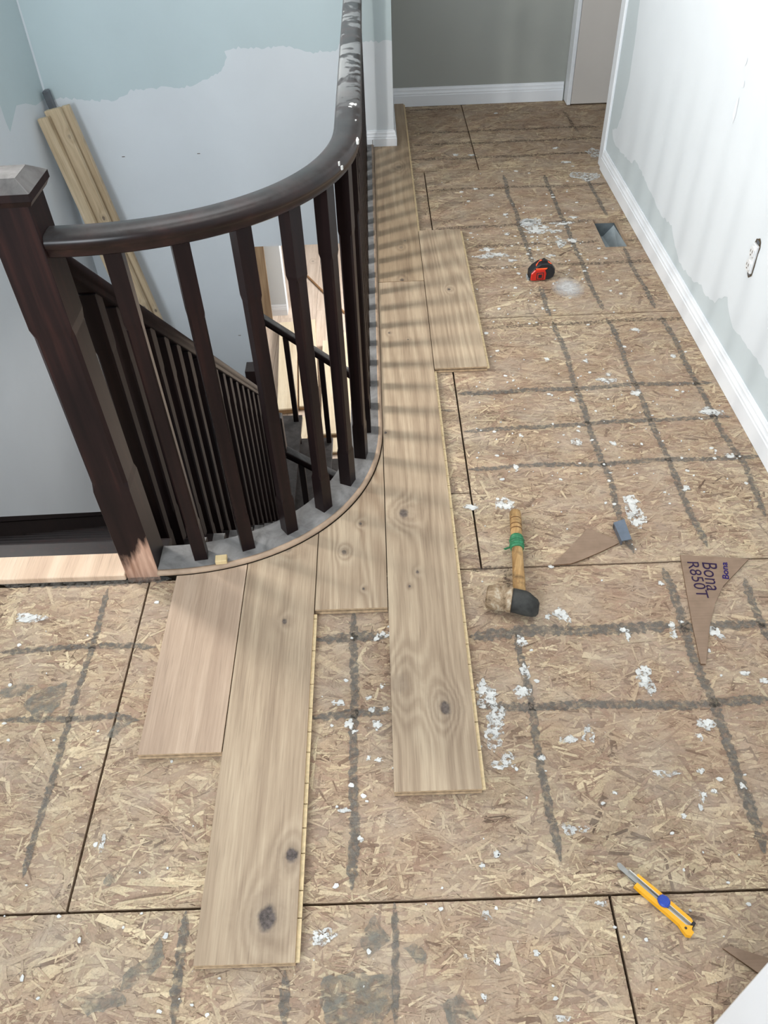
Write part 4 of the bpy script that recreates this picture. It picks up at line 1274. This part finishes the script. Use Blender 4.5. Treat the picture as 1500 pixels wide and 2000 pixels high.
def tube(mb, p, q, rads, n=16, flat_=1.0, smooth=True, cap=True):
    p, q = Vector(p), Vector(q); ax = (q - p); L = ax.length; ax.normalize()
    s1 = ax.cross(Vector((0, 0, 1))).normalized(); s2 = s1.cross(ax).normalized()
    rings = []
    for t, r in rads:
        c = p + ax * L * t; rings.append([tuple(c + s1 * r * math.cos(2 * math.pi * k / n) + s2 * r * flat_ * math.sin(2 * math.pi * k / n)) for k in range(n)])
    return mb.loft(rings, smooth=smooth, cap=cap)


zc = .034
hdl = tube(MB(), (la.x, la.y, .019), (0.004, 0.0, zc), [(0, .012), (.008, .0155), (.05, .0165), (.2, .0160), (.35, .0148), (.6, .0150), (.8, .0165), (1, .016)], flat_=.9)
hdl.build('handle', MAT['handle'], ml)
rg = MB()
for t in (.10, .17, .22):
    c = Vector((la.x, la.y, .019)).lerp(Vector((.004, 0, zc)), t); d_ = Vector((la.x, la.y, .019)).lerp(Vector((.004, 0, zc)), t + .012)
    tube(rg, c, d_, [(0, .0163), (.5, .0168), (1, .0163)], flat_=.9, cap=False)
rg.build('handle_ring', plain('dark_ring', srgb(110, 74, 40), .6), ml)
tp = MB(); A3, B3 = Vector((la.x, la.y, .019)), Vector((.004, 0, zc))
for q in range(5):
    t = .31 + q * .026; tube(tp, A3.lerp(B3, t), A3.lerp(B3, t + .034), [(0, .0165 + random.uniform(0, .002)), (.5, .0182 + random.uniform(0, .003)), (1, .017)], n=11, flat_=.95, smooth=False)
tp.hull([(A3.lerp(B3, .43) + Vector(v)) for v in ((-.012, 0, 0), (-.034, -.006, -.008), (-.036, .002, -.012), (-.014, .01, -.004), (-.03, -.004, -.011))])
tp.build('tape_wrap', MAT['green_tape'], ml)
cx0, cx1 = l0.x, l1.x
wc = tube(MB(), (cx0, 0, zc), (-.016, 0, zc), [(0, .024), (.06, .0295), (.3, .0322), (.72, .0322), (.78, .0305), (.84, .033), (.98, .033), (1, .030)], n=22)
o = wc.build('white_face', MAT['white_rubber'], ml); o['label'] = 'grimy white rubber face'; smooth_angle(o, 40)
bc = MB(); rings = []
for t, r, dz_, dy_ in ((0, .031, 0, 0), (.1, .032, 0, 0), (.45, .0315, -.001, -.002), (.62, .030, -.003, -.004), (.78, .0265, -.006, -.006), (.92, .022, -.010, -.005), (1, .014, -.012, -.004)):
    xx = -.016 + (cx1 + .016) * t
    rings.append([(xx, dy_ + r * math.cos(a) * random.uniform(.96, 1.03), max(.0015, zc + dz_ + r * math.sin(a) * random.uniform(.96, 1.03))) for a in [2 * math.pi * q / 20 for q in range(20)]])
bc.loft(rings, smooth=True)
bc.build('black_face', MAT['black_rubber'], ml)['label'] = 'split black rubber face'

# ------------------------------------------------------------------ tape measure
tmc = Vector(G((1057, 536), .02))
tm = empty('tape_measure', (tmc.x, tmc.y + .006, 0.003), (0, 0, math.radians(6)))
tag(tm, 'red and black tape measure resting on the hall subfloor', 'tape measure')
MAT['tm_red'] = plain('red_plastic', srgb(196, 42, 30), .35, .5, .05, 20)
MAT['tm_orange'] = plain('orange_plastic', srgb(246, 92, 40), .4, .5, .04, 20)
MAT['tm_black'] = plain('black_grip', (.014, .014, .016), .55, .4, .2, 30)
outl = [(-.050, .004), (-.040, .000), (.030, .000), (.046, .008), (.052, .026), (.050, .044), (.036, .060), (.012, .070), (-.012, .068), (-.036, .052), (-.050, .034)]


def xz_prism(mb, poly, y0, y1, b=0.004, mi=0):
    n = len(poly); cx = sum(p[0] for p in poly) / n; cz = sum(p[1] for p in poly) / n

    def sh(k): return [(cx + (p[0] - cx) * k, cz + (p[1] - cz) * k) for p in poly]
    rings = []
    for y, k in ((y0, 1 - b * 22), (y0 + b, 1), (y1 - b, 1), (y1, 1 - b * 22)):
        rings.append([(p[0], y, p[1] if p[1] > .0005 else 0) for p in sh(k)])
    return mb.loft(rings, mi)


xz_prism(MB(), outl, -.022, .026).build('case', MAT['tm_black'], tm)
redp = [(-.049, .006), (-.040, .003), (.012, .003), (.014, .030), (.008, .047), (-.034, .048), (-.048, .033)]
xz_prism(MB(), redp, -.0285, -.019, .003).build('side_shell', MAT['tm_red'], tm)
lb = MB()
q = [(-.028, -.029, .0535), (.030, -.029, .0535)]
lb.add([(-.030, -.026, .0515), (.012, -.027, .050), (.038, -.006, .0615), (.020, .014, .0705), (-.006, .014, .0715), (-.026, -.004, .0625)], [(0, 1, 2, 3, 4, 5)])
lb.add([(-.030, -.024, .0475), (.012, -.025, .046), (.038, -.004, .0575), (.020, .016, .0665), (-.006, .016, .0675), (-.026, -.002, .0585)], [(5, 4, 3, 2, 1, 0)])
n0 = len(lb.v) - 12
for i in range(6): lb.f.append((n0 + i, n0 + (i + 1) % 6, n0 + 6 + (i + 1) % 6, n0 + 6 + i)); lb.mi.append(0); lb.sm.append(False)
lb.build('top_panel', MAT['tm_orange'], tm)
fr = MB()
for r_, y_, mi in ((.0155, -.0295, 0), (.0125, -.0302, 1), (.0085, -.0309, 2)):
    fr.bevbox(-.022 + .0 - r_ + .010, -.022 + r_ + .010, y_, y_ + .003, .022 - r_, .022 + r_, .0015, mi)
fr.build('side_badge', [MAT['tm_black'], MAT['tm_red'], MAT['tm_black']], tm)
xz_prism(MB(), [(.002, .066), (.020, .062), (.022, .072), (.010, .080), (.0, .076)], -.008, .012, .003).build('lock_button', MAT['tm_black'], tm)
hk = MB(); hk.bevbox(-.058, -.048, -.010, .012, .003, .006, .0008); hk.bevbox(-.0585, -.0565, -.010, .012, .001, .018, .0005)
hk.build('end_hook', MAT['galv'], tm)

# ------------------------------------------------------------------ cardboard offcuts
def card_mat(name):
    m = N(name, .85, .15); o_ = m.obj()
    f = m.noise(m.mapped(o_, (1, 1, 1)), 18, 4); w = m.noise(m.mapped(o_, (4, 260, 1)), 1.0, 1)
    m.color(m.ramp(m.math('ADD', m.math('MULTIPLY', f, .7), m.math('MULTIPLY', w, .3)), [(.3, srgb(126, 106, 90)), (.7, srgb(152, 130, 112))])); return m.m


MAT['card'] = card_mat('cardboard')
MAT['card_edge'] = plain('cardboard_edge', srgb(112, 86, 66), .9, .1, .3, 300)


def card(pxs, label, warp=.004, z=.0036, th=.004):
    P = [G(p, z) for p in pxs]; c = Vector((sum(p[0] for p in P) / len(P), sum(p[1] for p in P) / len(P)))
    L = [(p[0] - c.x, p[1] - c.y) for p in P]
    mb = MB().prism(L, 0, th, 0, 1)
    o = mb.build('cardboard_offcut', [MAT['card'], MAT['card_edge']], None, (c.x, c.y, z - .001))
    return tag(o, label, 'cardboard'), c


card([(1078, 1105), (1105, 1078), (1148, 1033), (1205, 1057), (1208, 1062), (1175, 1078), (1140, 1093), (1115, 1102)], 'plain brown cardboard offcut with a curved edge, beside the mallet')
cb, cc = card([(1328, 1085), (1398, 1089), (1462, 1093), (1444, 1112), (1412, 1146), (1396, 1180), (1386, 1222), (1378, 1298), (1368, 1298), (1352, 1222), (1341, 1160)], 'brown cardboard offcut with printed lettering, long tapering tip')
card([(1411, 1853), (1425, 1849), (1500, 1872), (1500, 1905), (1478, 1900)], 'sliver of cardboard at the lower right, by the white door edge')


def text(s, px0, px1, size_px, mat, parent, c, bold=False, flip=False):
    """lettering lying on the card, baseline from px0 to px1"""
    z = .0036 + .003 + .0012
    a, b = Vector(G(px0, z)), Vector(G(px1, z)); d = b - a
    cu = bpy.data.curves.new('lettering', 'FONT'); cu.body = s; cu.size = 1.0; cu.extrude = 0.0
    if bold: cu.offset = 0.02
    to = bpy.data.objects.new('lettering', cu); COL.objects.link(to)
    bpy.context.view_layer.update()
    dg = bpy.context.evaluated_depsgraph_get()
    me = bpy.data.meshes.new_from_object(to.evaluated_get(dg)); bpy.data.objects.remove(to)
    xs_ = [v.co.x for v in me.vertices]; w = max(xs_) - min(xs_); mn = min(xs_)
    sx = d.length / w
    # cap height in metres from a pixel height measured across the baseline
    ys_ = [v.co.y for v in me.vertices]; hh = max(ys_) - min(ys_)
    sy = size_px / hh
    for v in me.vertices: v.co.x = (v.co.x - mn) * sx; v.co.y = v.co.y * sy; v.co.z = 0
    o = bpy.data.objects.new('lettering', me); COL.objects.link(o); me.materials.append(mat)
    o.parent = parent
    o.location = (a.x - c.x, a.y - c.y, .0046); o.rotation_euler = (0, 0, math.atan2(d.y, d.x))
    return o


MAT['ink'] = plain('purple_ink', srgb(46, 32, 62), .8, .2, .1, 50)
MAT['ink_blue'] = plain('blue_ink', srgb(40, 28, 92), .8, .2, .1, 50)
text('Bona', (1371, 1098), (1381, 1153), .038, MAT['ink'], cb, cc)
text('R850T', (1342, 1097), (1362, 1167), .030, MAT['ink'], cb, cc)
text('Bona', (1424, 1131), (1420, 1098), .017, MAT['ink_blue'], cb, cc, True)

# ------------------------------------------------------------------ small things on the floor
P = [G(p, .004) for p in ((1196, 1030), (1217, 1023), (1231, 1062), (1212, 1066))]
c = Vector((sum(p[0] for p in P) / 4, sum(p[1] for p in P) / 4)); L = [(p[0] - c.x, p[1] - c.y) for p in P]
MAT['blue_steel'] = plain('blue_grey_steel', srgb(112, 122, 136), .38, .5, .12, 40, .6)
mb = MB().prism(L, .014, .017)
mb.prism([L[0], L[1], (L[1][0] * .8 + L[2][0] * .2, L[1][1] * .8 + L[2][1] * .2), (L[0][0] * .8 + L[3][0] * .2, L[0][1] * .8 + L[3][1] * .2)], 0, .0138)
mb.prism([L[3], L[0], (L[0][0] * .9 + L[1][0] * .1, L[0][1] * .9 + L[1][1] * .1), (L[3][0] * .9 + L[2][0] * .1, L[3][1] * .9 + L[2][1] * .1)], 0.0005, .0139)
o = mb.build('steel_clip', MAT['blue_steel'], None, (c.x, c.y, .006))
tag(o, 'small bent blue-grey steel clip at the tip of the plain cardboard', 'clip')
wc_ = Vector(G((432, 1088), .045))
o = MB().bevbox(-.0155, .0155, -.012, .012, 0, .014, .0012).build('wood_chip', plank_mat('chip_wood', (1, 1, 0), srgb(230, 208, 164), srgb(214, 190, 144), srgb(176, 150, 106), (), 60), None, (wc_.x, wc_.y - .004, .0325), (0, 0, math.radians(5)))
tag(o, 'small square pale wood block on the dark landing edge between balusters', 'wood block')

# utility knife
ka, kb = Vector(G((1204, 1688), .008)), Vector(G((1357, 1820), .008)); d = kb - ka
kn = empty('utility_knife', (ka.x, ka.y, .0035), (0, 0, math.atan2(d.y, d.x)))
tag(kn, 'yellow snap-off utility knife with blue wheel on the subfloor', 'knife')
KL = d.length
MAT['kn_yellow'] = plain('yellow_plastic', srgb(240, 172, 24), .4, .5, .04, 30)
MAT['kn_blue'] = plain('blue_plastic', srgb(38, 74, 176), .45, .5, .1, 60)
MAT['kn_steel'] = plain('blade_steel', (.30, .30, .29), .35, .6, .12, 50, .8)
MAT['kn_metal'] = plain('bright_channel', (.62, .60, .56), .3, .6, .06, 30, .8)
u = lambda t: t * KL
# local +y is to the left of the axis (upper right in the picture)
lo = [(u(.28), -.013), (u(.285), -.004), (u(.36), -.0045), (u(.90), -.0045), (u(.955), .003), (u(.965), -.004), (u(1.0), -.006), (u(1.0), -.014), (u(.96), -.019), (u(.91), -.017), (u(.84), -.0125), (u(.6), -.0125), (u(.34), -.0135)]
MB().prism(lo, .001, .013).build('lower_rail', MAT['kn_yellow'], kn)
hi_ = [(u(.235), .0055), (u(.235), .0110), (u(.56), .0125), (u(.90), .0125), (u(.93), .0100), (u(.93), .0055)]
MB().prism(hi_, .001, .013).build('upper_rail', MAT['kn_yellow'], kn)
ch = MB(); ch.box(u(.17), u(.93), -.0050, .0058, .0012, .0040); ch.box(u(.14), u(.93), .0042, .0062, .004, .0128); ch.box(u(.60), u(.93), -.0046, -.0030, .004, .0115)
ch.build('channel', MAT['kn_metal'], kn)
MB().prism([(u(0), .003), (u(.022), .0065), (u(.15), .0052), (u(.55), .0030), (u(.55), -.0040), (u(.05), -.0048), (u(.012), -.002)], .0060, .0072).build('blade', MAT['kn_steel'], kn)
wh = MB()
wh.loft([[(u(.60) + r * math.cos(a) * 1.0, .0015 + r * math.sin(a) * .92, z) for a in [2 * math.pi * q / 24 for q in range(24)]] for r, z in ((.0105, .006), (.0118, .008), (.0118, .0165), (.0095, .019))])
for q in range(8): wh.box(u(.60) - .009 + q * .0024, u(.60) - .0078 + q * .0024, -.006, .009, .0188, .0198)
wh.build('wheel', MAT['kn_blue'], kn)
MB().bevbox(u(.93), u(.965), .0025, .0118, .0015, .0125, .001).build('end_cap', MAT['tm_black'], kn)
MB().loft([[(u(.915) + .0025 * math.cos(a), -.010 + .0025 * math.sin(a), z) for a in [2 * math.pi * q / 12 for q in range(12)]] for z in (.0125, .0134)]).build('lanyard_hole', MAT['joist'], kn)
